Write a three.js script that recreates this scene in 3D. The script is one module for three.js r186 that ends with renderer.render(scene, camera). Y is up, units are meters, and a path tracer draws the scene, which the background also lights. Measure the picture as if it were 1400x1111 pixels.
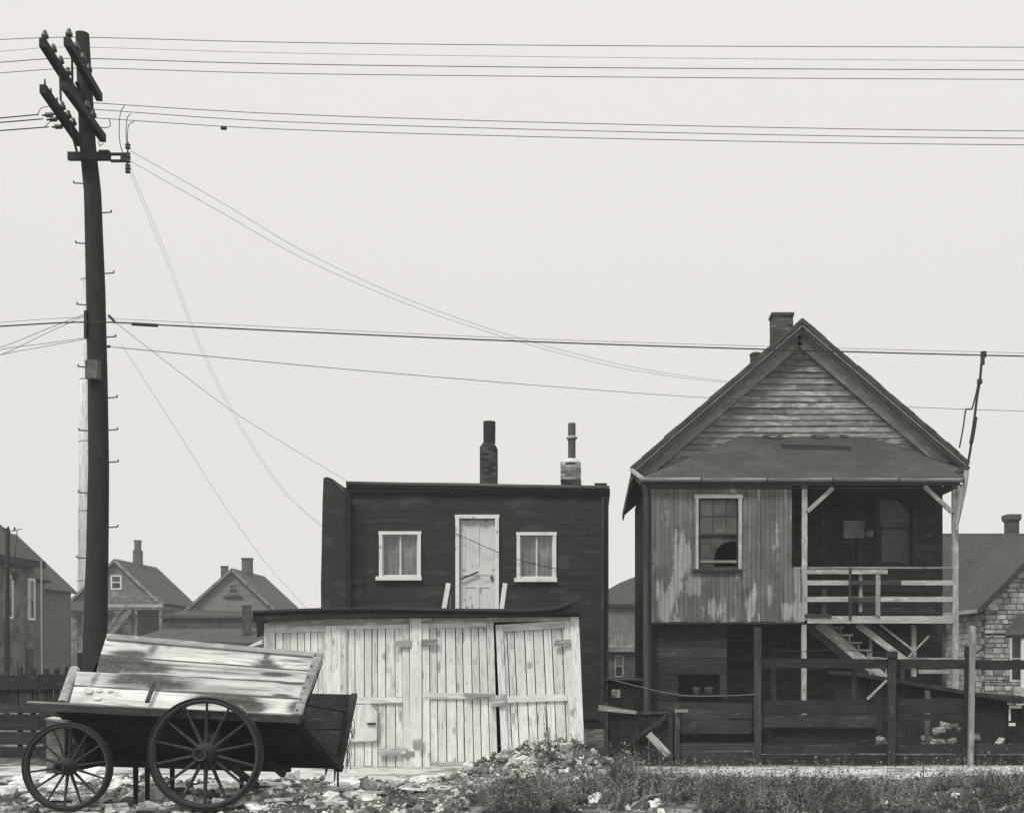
import * as THREE from 'three';
import { mergeGeometries } from 'three/addons/utils/BufferGeometryUtils.js';
import { ConvexGeometry } from 'three/addons/geometries/ConvexGeometry.js';

// ---------------------------------------------------------------- camera, sky, sun, exposure
const scene = new THREE.Scene();
const F = 1700, CX = 808, CY = 900, EYE = 1.5;              // lens length and centre in photograph pixels (raised and shifted view-camera lens)
const camera = new THREE.PerspectiveCamera(2 * Math.atan(1000 / F) * 180 / Math.PI, 1400 / 1111, 0.1, 3000);
camera.position.set(0, EYE, 0);
camera.setViewOffset(2000, 2000, 1000 - CX, 1000 - CY, 1400, 1111);
camera.aspect = 1; camera.updateProjectionMatrix();
const renderer = new THREE.WebGLRenderer({ antialias: true });
renderer.setSize(1024, 812);
renderer.toneMapping = THREE.LinearToneMapping;
renderer.toneMappingExposure = 1.0;
renderer.shadowMap.enabled = true;
{ // even bright overcast, hardly brighter overhead
  const W = 64, H = 32, d = new Float32Array(W * H * 4);
  for (let j = 0; j < H; j++) for (let i = 0; i < W; i++) {
    const el = ((j + 0.5) / H - 0.5) * Math.PI, k = 0.90 + 0.09 * Math.exp(-Math.max(0, el) / 0.16), o = (j * W + i) * 4;
    d[o] = k; d[o + 1] = k * 0.97; d[o + 2] = k * 0.94; d[o + 3] = 1;
  }
  const t = new THREE.DataTexture(d, W, H, THREE.RGBAFormat, THREE.FloatType);
  t.mapping = THREE.EquirectangularReflectionMapping; t.magFilter = THREE.LinearFilter; t.needsUpdate = true;
  scene.background = t; scene.environment = t;
}
const sun = new THREE.DirectionalLight(new THREE.Color(1, 0.985, 0.95), 2.5);
sun.position.set(-16, 42, 13); sun.target.position.set(0, 0, -18); sun.castShadow = true; sun.shadow.radius = 26;
Object.assign(sun.shadow.camera, { left: -40, right: 40, top: 40, bottom: -40, near: 1, far: 150 });
sun.shadow.mapSize.set(2048, 2048);
scene.add(sun, sun.target);
scene.fog = new THREE.FogExp2(new THREE.Color(0.985, 1, 0.965), 0.0015);

// ---------------------------------------------------------------- helpers
let seed = 7;
const rnd = () => { seed = (seed * 1664525 + 1013904223) >>> 0; return seed / 4294967296; };
const rr = (a, b) => a + (b - a) * rnd();
const V = (x, y, z) => new THREE.Vector3(x, y, z);
const at = (px, py, Z) => V((px - CX) * Z / F, EYE + (CY - py) * Z / F, -Z);
const lerp = (a, b, t) => a + (b - a) * t;
function hash(x, y, s) { let h = (x * 374761393 + y * 668265263 + s * 1442695041) | 0; h = Math.imul(h ^ (h >>> 13), 1274126177); return ((h ^ (h >>> 16)) >>> 0) / 4294967296; }
function vn(x, y, px, py, s) {
  const xi = Math.floor(x), yi = Math.floor(y), fx = x - xi, fy = y - yi, u = fx * fx * (3 - 2 * fx), v = fy * fy * (3 - 2 * fy);
  const m = (a, p) => ((a % p) + p) % p, x0 = m(xi, px), x1 = m(xi + 1, px), y0 = m(yi, py), y1 = m(yi + 1, py);
  const a = hash(x0, y0, s), b = hash(x1, y0, s), c = hash(x0, y1, s), d = hash(x1, y1, s);
  return a + (b - a) * u + (c - a) * v + (a - b - c + d) * u * v;
}
function fbm(x, y, px, py, s, o = 4) { let r = 0, a = 0.5, n = 0; for (let i = 0; i < o; i++) { r += a * vn(x, y, px, py, s + i * 17); n += a; a *= 0.5; x *= 2; y *= 2; px *= 2; py *= 2; } return r / n; }
const noise2 = (x, z, s = 3, o = 4) => fbm(x, z, 4096, 4096, s, o);
const toS = (l) => { l = Math.min(1, Math.max(0, l)); return 255 * (l <= 0.0031308 ? 12.92 * l : 1.055 * l ** (1 / 2.4) - 0.055); };
const TINT = [0.99, 1.0, 0.965];
function tex(w, h, mw, mh, fn) {           // fn(u, v) in 0..1 gives a linear reflectance; the texture covers mw x mh metres
  const d = new Uint8Array(w * h * 4);
  for (let j = 0; j < h; j++) for (let i = 0; i < w; i++) { const k = fn(i / w, j / h), o = (j * w + i) * 4; d[o] = toS(k * TINT[0]); d[o + 1] = toS(k * TINT[1]); d[o + 2] = toS(k * TINT[2]); d[o + 3] = 255; }
  const t = new THREE.DataTexture(d, w, h); t.colorSpace = THREE.SRGBColorSpace; t.wrapS = t.wrapT = THREE.RepeatWrapping;
  t.magFilter = THREE.LinearFilter; t.minFilter = THREE.LinearMipmapLinearFilter; t.generateMipmaps = true; t.repeat.set(1 / mw, 1 / mh); t.needsUpdate = true; return t;
}
const sm = (a, b, x) => { x = Math.min(1, Math.max(0, (x - a) / (b - a))); return x * x * (3 - 2 * x); };
// grain runs along u
function woodTex(base, amp, peelTo, peelAt, s, crack = 0.5) {
  return tex(1024, 512, 2.4, 0.8, (u, v) => {
    const wob = 0.012 * fbm(u * 6, v * 6, 6, 6, s + 5, 2);
    const g = fbm(u * 7, (v + wob) * 150, 7, 150, s, 2), f = fbm(u * 48, v * 190, 48, 190, s + 9, 2), bl = fbm(u * 7, v * 6, 7, 6, s + 20, 5);
    let k = base * (1 + amp * (g - 0.5) * 1.3 + amp * 1.1 * (f - 0.5) + amp * 1.3 * (bl - 0.5));
    const p = fbm(u * 16, v * 26, 16, 26, s + 40, 5) * 0.7 + fbm(u * 9, v * 110, 9, 110, s + 44, 2) * 0.3;
    k = lerp(k, peelTo * (0.7 + 0.6 * g), sm(peelAt - 0.03, peelAt + 0.03, p));
    const c = fbm(u * 6, (v + wob) * 120, 6, 120, s + 60, 2); k *= 1 - crack * sm(0.74, 0.82, c);
    const kn = fbm(u * 11, v * 9, 11, 9, s + 80, 2); k *= 1 - 0.45 * sm(0.8, 0.86, kn);
    return Math.max(0.008, k);
  });
}
const T = {
  paint: woodTex(0.69, 0.24, 0.53, 0.63, 11, 0.3),
  paintB: woodTex(0.65, 0.28, 0.47, 0.60, 111, 0.35),
  smooth: woodTex(0.66, 0.12, 0.5, 0.67, 711, 0.15),
  peel: woodTex(0.15, 0.5, 0.42, 0.565, 222, 0.5),
  grey: woodTex(0.33, 0.45, 0.5, 0.62, 333, 0.5),
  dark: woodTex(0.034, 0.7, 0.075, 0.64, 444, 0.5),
  clap: woodTex(0.20, 0.5, 0.36, 0.59, 555, 0.5),
  pole: woodTex(0.03, 0.9, 0.045, 0.62, 666, 0.7),
  tar: tex(512, 512, 2.5, 2.5, (u, v) => 0.024 * (0.3 + 0.9 * fbm(u * 8, v * 8, 8, 8, 5, 5) + 0.7 * fbm(u * 90, v * 90, 90, 90, 9, 2)) + 0.025 * sm(0.58, 0.68, fbm(u * 5, v * 11, 5, 11, 31, 5))),
  roof: tex(512, 512, 3, 3, (u, v) => { const row = Math.floor(v * 20), c = hash(Math.floor(u * 26 + (row % 2) * 0.5) % 26, row, 3); return 0.066 * (0.5 + 0.45 * c + 0.5 * fbm(u * 6, v * 6, 6, 6, 215, 5)) * ((v * 20) % 1 < 0.14 ? 0.7 : 1); }),
  felt: tex(1024, 512, 6, 3, (u, v) => { const b = fbm(u * 8, v * 6, 8, 6, 315, 6), f = fbm(u * 150, v * 75, 150, 75, 317, 2), t = fbm(u * 14, v * 10, 14, 10, 319, 5); return (0.056 + 0.024 * (b - 0.5) + 0.03 * (f - 0.5)) * (1 + 0.25 * sm(0.55, 0.6, t)); }),
  rough: tex(512, 512, 2, 2, (u, v) => 0.5 + 0.9 * (fbm(u * 7, v * 7, 7, 7, 77, 6) - 0.5) + 0.5 * (fbm(u * 110, v * 110, 110, 110, 79, 2) - 0.5)),
  siding: tex(256, 512, 3, 3, (u, v) => { const row = (v * 24) % 1; return (0.62 + 0.5 * fbm(u * 5, v * 12, 5, 12, 91, 4)) * (row < 0.16 ? 0.6 : 1); }),
};
function mat(g, map, { bump, ...o } = {}) {
  const m = new THREE.MeshStandardMaterial({ roughness: 0.92, metalness: 0, ...o });
  m.color.setRGB(g * (map ? 1 : TINT[0]), g * (map ? 1 : TINT[1]), g * (map ? 1 : TINT[2]));
  if (map) { m.map = map; if (bump !== 0) { m.bumpMap = map; m.bumpScale = bump ?? 0.004; } }
  return m;
}
const vary = (n, f) => Array.from({ length: n }, (_, i) => f(n > 1 ? i / (n - 1) : 0.5));
const pick = (a) => a[Math.floor(rnd() * a.length)];
const M = {
  paint: [...vary(4, (t) => mat(lerp(0.98, 1.14, t), T.paint)), ...vary(3, (t) => mat(lerp(0.98, 1.16, t), T.paintB))],
  trim: mat(1.12, T.smooth), trimB: mat(0.95, T.smooth), door: mat(0.95, T.smooth),
  peel: vary(5, (t) => mat(lerp(0.85, 1.3, t), T.peel)),
  grey: vary(4, (t) => mat(lerp(0.7, 1.15, t), T.grey)),
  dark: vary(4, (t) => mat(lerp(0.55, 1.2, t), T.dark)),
  black: vary(3, (t) => mat(lerp(0.28, 0.5, t), T.dark)),
  clap: vary(5, (t) => mat(lerp(0.65, 1.3, t), T.clap)),
  pole: mat(0.6, T.pole, { bump: 0.012 }),
  tar: vary(4, (t) => mat(lerp(0.72, 0.9, t), T.tar, { bump: 0.006 })),
  roof: vary(3, (t) => mat(lerp(0.85, 1.1, t), T.roof, { bump: 0.01 })),
  iron: mat(0.035, null, { roughness: 0.6, metalness: 0.3 }),
  wire: mat(0.02, null, { roughness: 0.7 }),
  ceramic: mat(0.05, null, { roughness: 0.3 }),
  tin: mat(0.42, T.rough, { roughness: 0.55, bump: 0.002 }),
  glass: new THREE.MeshPhysicalMaterial({ color: 0xffffff, roughness: 0.08, transmission: 1, thickness: 0, ior: 1.5 }),
  cloth: mat(0.36, T.rough, { bump: 0 }),
  dirtyGlass: mat(0.12, T.rough, { roughness: 0.35, bump: 0 }),
  darkGlass: mat(0.03, T.rough, { roughness: 0.2, bump: 0 }),
  paper: mat(0.62, T.rough, { bump: 0.001 }),
  brick: vary(4, (t) => mat(lerp(0.07, 0.2, t), T.rough, { bump: 0.006 })),
  brickDark: vary(3, (t) => mat(lerp(0.04, 0.13, t), T.rough, { bump: 0.006 })),
  brickPale: vary(3, (t) => mat(lerp(0.25, 0.85, t), T.rough, { bump: 0.006 })),
  mortar: mat(0.35, T.rough),
  stone: vary(5, (t) => mat(lerp(0.5, 0.85, t), T.rough, { bump: 0.008 })),
  mortarDark: mat(0.14, T.rough),
  concrete: vary(4, (t) => mat(lerp(0.8, 1.5, t), T.rough, { bump: 0.004 })),
  rock: vary(4, (t) => mat(lerp(0.22, 0.75, t), T.rough, { bump: 0.006 })),
  farWall: vary(4, (t) => mat(lerp(0.15, 0.27, t), T.siding, { bump: 0 })),
  farWood: mat(0.42, T.rough, { bump: 0 }),
  felt: vary(2, (t) => mat(lerp(0.95, 1.1, t), T.felt, { bump: 0.01 })),
  farDark: mat(0.11, T.rough, { bump: 0 }),
};
const used = {};
const numbered = (n) => { const k = used[n] = (used[n] ?? -1) + 1; return k ? n + '_' + String(k).padStart(3, '0') : n; };
const org = new Map();
function finish(o) { o.castShadow = o.receiveShadow = true; return o; }
function tag(o, label, category, group, kind) { o.userData = { label, category }; if (group) o.userData.group = group; if (kind) o.userData.kind = kind; return o; }
function thing(name, label, category, base, group) {
  const o = new THREE.Group(); o.name = numbered(name); o.position.copy(base); org.set(o, base.clone()); scene.add(o); return tag(o, label, category, group);
}
function single(name, geo, m, label, category, base, group) { // a thing that is one mesh, geometry given in world places
  geo.translate(-base.x, -base.y, -base.z); const o = finish(new THREE.Mesh(geo, m)); o.name = numbered(name); o.position.copy(base); scene.add(o); org.set(o, base.clone()); return tag(o, label, category, group);
}
function structure(name, geo, m) { const o = finish(new THREE.Mesh(geo, m)); o.name = name; o.userData.kind = 'structure'; scene.add(o); org.set(o, V(0, 0, 0)); return o; }
function part(parent, name, geo, m) {     // geometry in world places
  const b = org.get(parent); if (Array.isArray(geo)) geo = merge(geo); geo.translate(-b.x, -b.y, -b.z);
  const o = finish(new THREE.Mesh(geo, m)); o.name = name; parent.add(o); org.set(o, b); return o;
}
function sub(parent, name) { const g = new THREE.Group(); g.name = name; parent.add(g); org.set(g, org.get(parent)); return g; }
function merge(list) { return mergeGeometries(list.map((g) => { const n = g.index ? g.toNonIndexed() : g; for (const k of Object.keys(n.attributes)) if (!['position', 'normal', 'uv'].includes(k)) n.deleteAttribute(k); return n; })); }
// polygon plate of thickness t behind its front face; grain along the first edge
function slab(pts, t, opt = {}) {
  const n = V(0, 0, 0);
  for (let i = 1; i < pts.length - 1; i++) n.add(pts[i].clone().sub(pts[0]).cross(pts[i + 1].clone().sub(pts[0])));
  n.normalize();
  const U = pts[1].clone().sub(pts[0]).normalize(), W = n.clone().cross(U), ou = opt.fix ? 0 : rnd() * 5, ov = opt.fix ? 0 : rnd() * 5; if (opt.axes) { U.copy(opt.axes[0]); W.copy(opt.axes[1]); }
  const o0 = opt.origin ?? pts[0];
  const back = pts.map((p) => p.clone().addScaledVector(n, -t)), P = [], N = [], T2 = [];
  const put = (p, nn, u, v) => { P.push(p.x, p.y, p.z); N.push(nn.x, nn.y, nn.z); T2.push(u, v); };
  const uv = (p) => { const d = p.clone().sub(o0); return [d.dot(U) + ou, d.dot(W) + ov]; };
  const m = n.clone().negate(), L = pts.length;
  for (let i = 1; i < L - 1; i++) {
    for (const k of [0, i, i + 1]) put(pts[k], n, ...uv(pts[k]));
    for (const k of [0, i + 1, i]) put(back[k], m, ...uv(pts[k]));
  }
  for (let i = 0; i < L; i++) {
    const a = pts[i], b = pts[(i + 1) % L], c = back[(i + 1) % L], d = back[i], e = b.clone().sub(a), s = e.clone().cross(n).normalize(), l = e.length(), along = Math.abs(e.dot(U)) > 0.5 * l;
    for (const [p, x, y] of [[a, 0, 0], [d, 0, t], [c, l, t], [a, 0, 0], [c, l, t], [b, l, 0]]) along ? put(p, s, x + ou, y + ov) : put(p, s, y + ou, x + ov);
  }
  const g = new THREE.BufferGeometry();
  g.setAttribute('position', new THREE.Float32BufferAttribute(P, 3)); g.setAttribute('normal', new THREE.Float32BufferAttribute(N, 3)); g.setAttribute('uv', new THREE.Float32BufferAttribute(T2, 2));
  return g;
}
// upright board facing the camera: px corners at depth Z (bl, br, tr, tl)
const facing = (c, Z, t, upright = true) => { const p = c.map(([x, y]) => at(x, y, Z)); return slab(upright ? [p[1], p[2], p[3], p[0]] : p, t); };
const rect = (x0, x1, y0, y1, z, t, upright = false) => { const p = [V(x0, y0, z), V(x1, y0, z), V(x1, y1, z), V(x0, y1, z)]; return slab(upright ? [p[1], p[2], p[3], p[0]] : p, t); };
function boxAt(x0, x1, y0, y1, z0, z1) { // z0 nearer (larger)
  return rect(x0, x1, y0, y1, Math.max(z0, z1), Math.abs(z0 - z1), (y1 - y0) > (x1 - x0));
}
function beam(a, b, h, d, up = V(0, 1, 0)) { // square timber from a to b
  const X = b.clone().sub(a), l = X.length(); X.normalize(); const Zv = X.clone().cross(up).normalize(); if (Zv.length() < 0.5) Zv.set(0, 0, 1); const Y = Zv.clone().cross(X);
  const c = (s, t, e) => e.clone().addScaledVector(Y, s * h / 2).addScaledVector(Zv, t * d / 2);
  return slab([c(-1, 1, a), c(-1, 1, b), c(1, 1, b), c(1, 1, a)], d);
}
const tube = (pts, r, seg = 24, rad = 5) => new THREE.TubeGeometry(new THREE.CatmullRomCurve3(pts), seg, r, rad);
function rod(a, b, r0, r1 = r0, n = 8) { const g = new THREE.CylinderGeometry(r1, r0, a.distanceTo(b), n); g.applyQuaternion(new THREE.Quaternion().setFromUnitVectors(V(0, 1, 0), b.clone().sub(a).normalize())); const m = a.clone().add(b).multiplyScalar(0.5); g.translate(m.x, m.y, m.z); return g; }
// cut openings out of a rectangle
function cutRect(r, holes) {
  const ys = [r[2], r[3]]; for (const h of holes) for (const y of [h[2], h[3]]) if (y > r[2] + 1e-4 && y < r[3] - 1e-4) ys.push(y);
  ys.sort((a, b) => a - b); const out = [];
  for (let i = 0; i < ys.length - 1; i++) {
    const ym = (ys[i] + ys[i + 1]) / 2; let spans = [[r[0], r[1]]];
    for (const h of holes) if (h[2] < ym && h[3] > ym) spans = spans.flatMap(([a, b]) => [[a, Math.min(b, h[0])], [Math.max(a, h[1]), b]].filter(([c, d]) => d - c > 0.01));
    for (const [a, b] of spans) out.push([a, b, ys[i], ys[i + 1]]);
  }
  return out;
}
function wallWithHoles(x0, x1, y0, y1, z, t, holes) { return cutRect([x0, x1, y0, y1], holes).map(([a, b, c, d]) => rect(a, b, c, d, z, t)); }
function bricks(parent, x0, x1, y0, y1, z0, z1, mats, mortar, bw = 0.2, bh = 0.068) { // hollow-looking brick shaft: mortar core and one mesh per brick
  part(parent, 'mortar', boxAt(x0 + 0.012, x1 - 0.012, y0, y1 - 0.005, z0 - 0.012, z1 + 0.012), mortar);
  const rows = Math.round((y1 - y0) / bh), h = (y1 - y0) / rows;
  for (let i = 0; i < rows; i++) {
    const ya = y0 + i * h + 0.006, yb = y0 + (i + 1) * h - 0.004;
    for (const [zz, t] of [[z0, 0.1], [z1 + 0.1, 0.1]]) {
      const nB = Math.max(1, Math.round((x1 - x0) / bw)), w = (x1 - x0) / nB, off = i % 2 ? w / 2 : 0; let x = x0;
      for (let k = 0; x < x1 - 0.02; k++) { let e = x0 + off + (k + (off ? 0 : 1)) * w; e = Math.min(e, x1); const j = rr(-0.007, 0.007); part(parent, 'brick', rect(x + 0.005, e - 0.005, ya, yb, zz + j, t), pick(mats)); x = e; }
    }
    for (const s of [0, 1]) { const a = s ? x1 - 0.1 : x0, b = s ? x1 : x0 + 0.1, j = rr(-0.006, 0.006); part(parent, 'brick', boxAt(a + j, b + j, ya, yb, z0 - 0.11, z1 + 0.11), pick(mats)); }
  }
}

// ---------------------------------------------------------------- ground
const bump = (x, z, cx, cz, sx, sz) => Math.exp(-(((x - cx) / sx) ** 2 + ((z - cz) / sz) ** 2));
const inAlley = (x, z) => sm(-15.35, -15.75, z + 0.5 * (noise2(x * 0.9 + 40, z * 0.9, 8) - 0.5)) * (1 - sm(-17.3, -17.6, z)); // 1 on the bare alley
function gh(x, z) {
  const a = sm(-15.2, -15.7, z);
  let h = (noise2(x * 0.8 + 9, z * 0.8 + 3, 21) - 0.5) * 0.14 * (1 - a) + (noise2(x * 5, z * 5, 23) - 0.5) * 0.05 * (1 - 0.8 * a);
  const m = bump(x, z, -0.72, -14.35, 0.82, 0.75) + 0.5 * bump(x, z, -0.05, -14.3, 0.45, 0.6);
  h += m * (0.40 + 0.4 * (noise2(x * 6, z * 6, 27) - 0.5));
  h += 0.17 * bump(x, z, -3.15, -12.55, 0.6, 0.4) * (0.8 + 0.6 * noise2(x * 8, z * 8, 29)) + 0.07 * bump(x, z, -2.3, -13.4, 0.6, 0.5);
  h += 0.10 * sm(3, 6, x) * (1 - a);
  return h;
}
function sheet(x0, x1, z0, z1, nx, nz, hf) {
  const g = new THREE.PlaneGeometry(1, 1, nx, nz), p = g.attributes.position, uv = g.attributes.uv;
  for (let i = 0; i < p.count; i++) { const x = lerp(x0, x1, p.getX(i) + 0.5), z = lerp(z0, z1, p.getY(i) + 0.5); p.setXYZ(i, x, hf(x, z), z); uv.setXY(i, x, z); }
  g.computeVertexNormals(); return g;
}
const soil = tex(1024, 1024, 5, 5, (u, v) => {
  const a = fbm(u * 9, v * 9, 9, 9, 41, 6), b = fbm(u * 70, v * 70, 70, 70, 43, 3), c = fbm(u * 4, v * 4, 4, 4, 47, 3);
  return 0.045 + 0.08 * sm(0.4, 0.7, a) + 0.13 * (b - 0.45) * sm(0.35, 0.6, c) + 0.14 * sm(0.6, 0.66, fbm(u * 30, v * 30, 30, 30, 49, 3));
});
const pale = tex(1024, 512, 6, 3, (u, v) => { const a = fbm(u * 10, v * 10, 10, 10, 51, 5), b = fbm(u * 5, v * 24, 5, 24, 53, 4), c = fbm(u * 120, v * 60, 120, 60, 57, 2); return 0.60 + 0.3 * (a - 0.5) + 0.16 * (c - 0.5) - 0.26 * sm(0.55, 0.64, b) - 0.25 * sm(0.6, 0.68, fbm(u * 26, v * 16, 26, 16, 59, 4)); });
structure('ground', sheet(-260, 260, -290, 60, 60, 60, () => -0.16), mat(1, soil, { bump: 0 }));
structure('dirt_lot', sheet(-16, 16, -19.5, -6, 420, 230, (x, z) => gh(x, z) - 0.5 * sm(-18.8, -19.5, z) - 0.5 * sm(14, 16, Math.abs(x))), mat(1, soil, { bump: 0.02 }));
structure('alley', (() => {
  const g = new THREE.PlaneGeometry(1, 1, 420, 16), p = g.attributes.position, uv = g.attributes.uv;
  for (let i = 0; i < p.count; i++) {
    const x = lerp(-15, 15, p.getX(i) + 0.5), t = p.getY(i) + 0.5, near = -15.25 - 0.55 * (noise2(x * 1.1, 5, 61) - 0.5) - 0.3 * (noise2(x * 6, 3, 63) - 0.5) - (0.3 + 0.7 * (noise2(x * 2.3, 8, 67) - 0.4)) * sm(0, 1, x), z = lerp(near, -17.25 - 0.25 * noise2(x * 2, 9, 65), t), edge = Math.min(t, 1 - t);
    p.setXYZ(i, x, gh(x, z) + 0.035 * sm(0, 0.15, edge) - 0.012, z); uv.setXY(i, x, z);
  }
  g.computeVertexNormals(); return g;
})(), mat(1, pale, { bump: 0.008 }));
structure('back_yard', sheet(-40, 40, -60, -18.6, 60, 40, (x, z) => -0.1 + 0.12 * (noise2(x * 0.5, z * 0.5, 68) - 0.5) ), mat(1, soil, { bump: 0.01 }));

// ---------------------------------------------------------------- garage with weathered doors
function garage() {
  const Z = 17, b = V(-2.27, 0, -Z), t = thing('garage', 'low wooden garage with four weathered white plank door leaves and black roof edge', 'garage', b);
  const X = (px) => (px - CX) * 0.01, Y = (py) => EYE + (CY - py) * 0.01;
  for (const [x0, x1] of [[X(360), X(364)], [X(789), X(793)]]) part(t, 'side_wall', boxAt(x0, x1, -0.05, Y(846), -17.06, -22.4), M.dark[1]);
  part(t, 'rear_wall', boxAt(X(364.5), X(788.5), -0.05, Y(846), -22.3, -22.4), M.dark[1]);
  part(t, 'roof', slab([V(X(352), Y(841), -16.92), V(X(792), Y(837), -16.92), V(X(792), Y(848), -22.6), V(X(352), Y(850), -22.6)], 0.06), M.tar[2]);
  const edge = [[350, 836], [385, 834.5], [430, 833], [500, 831.5], [570, 832.5], [640, 833.5], [715, 834], [752, 832], [768, 829], [780, 824], [790, 822], [791, 838], [700, 842], [560, 843], [450, 845], [352, 849]];
  const sh = new THREE.Shape(edge.map(([x, y]) => new THREE.Vector2(X(x), Y(y))));
  const eg = new THREE.ExtrudeGeometry(sh, { depth: 0.1, bevelEnabled: true, bevelSize: 0.012, bevelThickness: 0.015, bevelSegments: 2 }); eg.translate(0, 0, -16.93);
  part(t, 'roof_edge', eg, M.tar[1]);
  part(t, 'roof_edge_roll', tube(edge.slice(0, 10).map(([x, y]) => V(X(x), Y(y + 1.5), -16.79)), 0.022, 60, 6), M.tar[3]);
  part(t, 'roof_flap', facing([[351, 872], [360, 868], [361, 846], [350, 842]], 16.8, 0.012), M.black[0]);
  part(t, 'header_board', facing([[364, 857], [779, 848.5], [779, 839.5], [364, 846]], 16.97, 0.05, false), M.grey[3]);
  const leaf = (c, n, mid, opt = {}) => {
    const L = sub(t, 'door_leaf'), q = (u, v, w = 0) => { // u across, v down, px corners tl tr br bl
      const x = lerp(lerp(c[0][0], c[1][0], u), lerp(c[3][0], c[2][0], u), v), y = lerp(lerp(c[0][1], c[3][1], v), lerp(c[1][1], c[2][1], v), u); return V(X(x), Y(y), -Z + w); };
    const quad = (u0, u1, v0, v1, w, th, up, m) => { const p = [q(u0, v1, w), q(u1, v1, w), q(u1, v0, w), q(u0, v0, w)]; return part(L, up === 2 ? 'stile' : up ? 'board' : 'rail', slab(up ? [p[1], p[2], p[3], p[0]] : p, th), m); };
    const gut = [0]; for (let i = 1; i < n; i++) gut.push(i / n + rr(-0.02, 0.02)); gut.push(1);
    for (let i = 0; i < n; i++) { // an upper and a lower length of every board, uneven at the joints
      const g = 0.006, d = rr(-0.006, 0.006);
      quad(gut[i] + g, gut[i + 1] - g, 0.005, mid[0] + 0.02, -0.012 + d, 0.022, 1, pick(M.paint));
      quad(gut[i] + g, gut[i + 1] - g, mid[0] + 0.024, 1 - rr(0, 0.018), -0.012 + d + rr(-0.003, 0.003), 0.022, 1, pick(M.paint));
    }
    quad(0, 0.095, 0, 1, 0.02, 0.024, 2, pick(M.paint)); quad(0.905, 1, 0, 1, 0.021, 0.024, 2, pick(M.paint));
    quad(0.1, 0.9, 0, 0.05, 0.019, 0.024, 0, pick(M.paint)); quad(opt.flush ? 0.1 : -0.01, 0.9, mid[0], mid[1], 0.0235, 0.028, 0, pick(M.paint));
    if (!opt.noBottom) quad(0.1, 0.9, 0.955, 0.995, 0.018, 0.024, 0, M.grey[3]);
    return L;
  };
  leaf([[367, 856], [453, 853], [455, 1049], [365, 1049]], 9, [0.49, 0.53], { flush: 1 });
  const l2 = leaf([[464, 850], [559, 848], [561, 1049], [463, 1050]], 9, [0.515, 0.56], { noBottom: 1, flush: 1 });
  leaf([[577, 848], [674.5, 848], [680.5, 1050], [578, 1050]], 9, [0.49, 0.53]);
  leaf([[677.5, 854], [781, 848], [790, 1048], [686.5, 1050]], 8, [0.50, 0.545]);
  // small hatch, low board and strap hinges
  const hz = 16.965;
  part(l2, 'hatch', slab([[515, 1012], [516, 972], [511, 964], [506, 962], [474, 964], [475, 1014]].map(([x, y]) => at(x, y, hz)), 0.02), M.paint[1]);
  for (const [a, b2] of [[[474, 1015], [516, 1013]], [[516, 1012], [516.5, 972]], [[516.5, 972], [507, 961.5]]]) part(l2, 'hatch_edging', beam(at(...a, hz - 0.002), at(...b2, hz - 0.002), 0.014, 0.014, V(0, 0, 1)), M.grey[0]);
  part(l2, 'hatch_latch', beam(at(502, 989.5, hz - 0.02), at(513, 989, hz - 0.02), 0.03, 0.02), M.iron);
  part(t, 'low_batten', facing([[518, 1033], [556, 1031.5], [556, 1023], [518, 1024]], 16.94, 0.03, false), M.grey[3]);
  part(t, 'centre_post', facing([[560.5, 1053], [576, 1053], [576, 843], [560, 843]], 16.95, 0.06), M.paint[3]);
  part(t, 'left_jamb', facing([[357.5, 1050], [365, 1050], [367, 852], [361, 852]], 16.96, 0.08), M.paint[1]);
  part(t, 'right_jamb', facing([[788, 1050], [800, 1050], [791, 838], [779.5, 838]], 16.955, 0.12), M.paint[2]);
  part(t, 'meeting_strip', facing([[455, 1049], [465, 1049], [465, 851], [453, 852]], 16.972, 0.03), M.paint[3]);
  for (const [x0, x1, y, w] of [[539, 562, 880, 9], [575, 598, 878, 8], [757, 780, 879, 8], [552, 566, 1031, 6]]) {
    part(t, 'strap_hinge', facing([[x0, y + w / 2], [x1, y + w / 2 - 1], [x1, y - w / 2 - 1], [x0 + 3, y - w / 2], [x0, y]], 16.93, 0.02, false), pick(M.grey));
  }
  part(t, 'latch_block', facing([[671, 967], [692, 964], [691, 949], [672, 951]], 16.93, 0.035, false), M.grey[2]);
  part(t, 'latch_bar', facing([[634, 951], [676, 952.5], [676, 948.5], [634, 947]], 16.925, 0.02, false), M.grey[1]);
  part(t, 'latch_block', facing([[564, 1022], [577, 1022], [577, 1010], [564, 1011]], 16.91, 0.03, false), M.grey[2]);
  part(t, 'threshold', boxAt(X(364), X(792), -0.05, 0.012, -16.98, -17.12), M.grey[1]);
}
garage();

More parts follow.
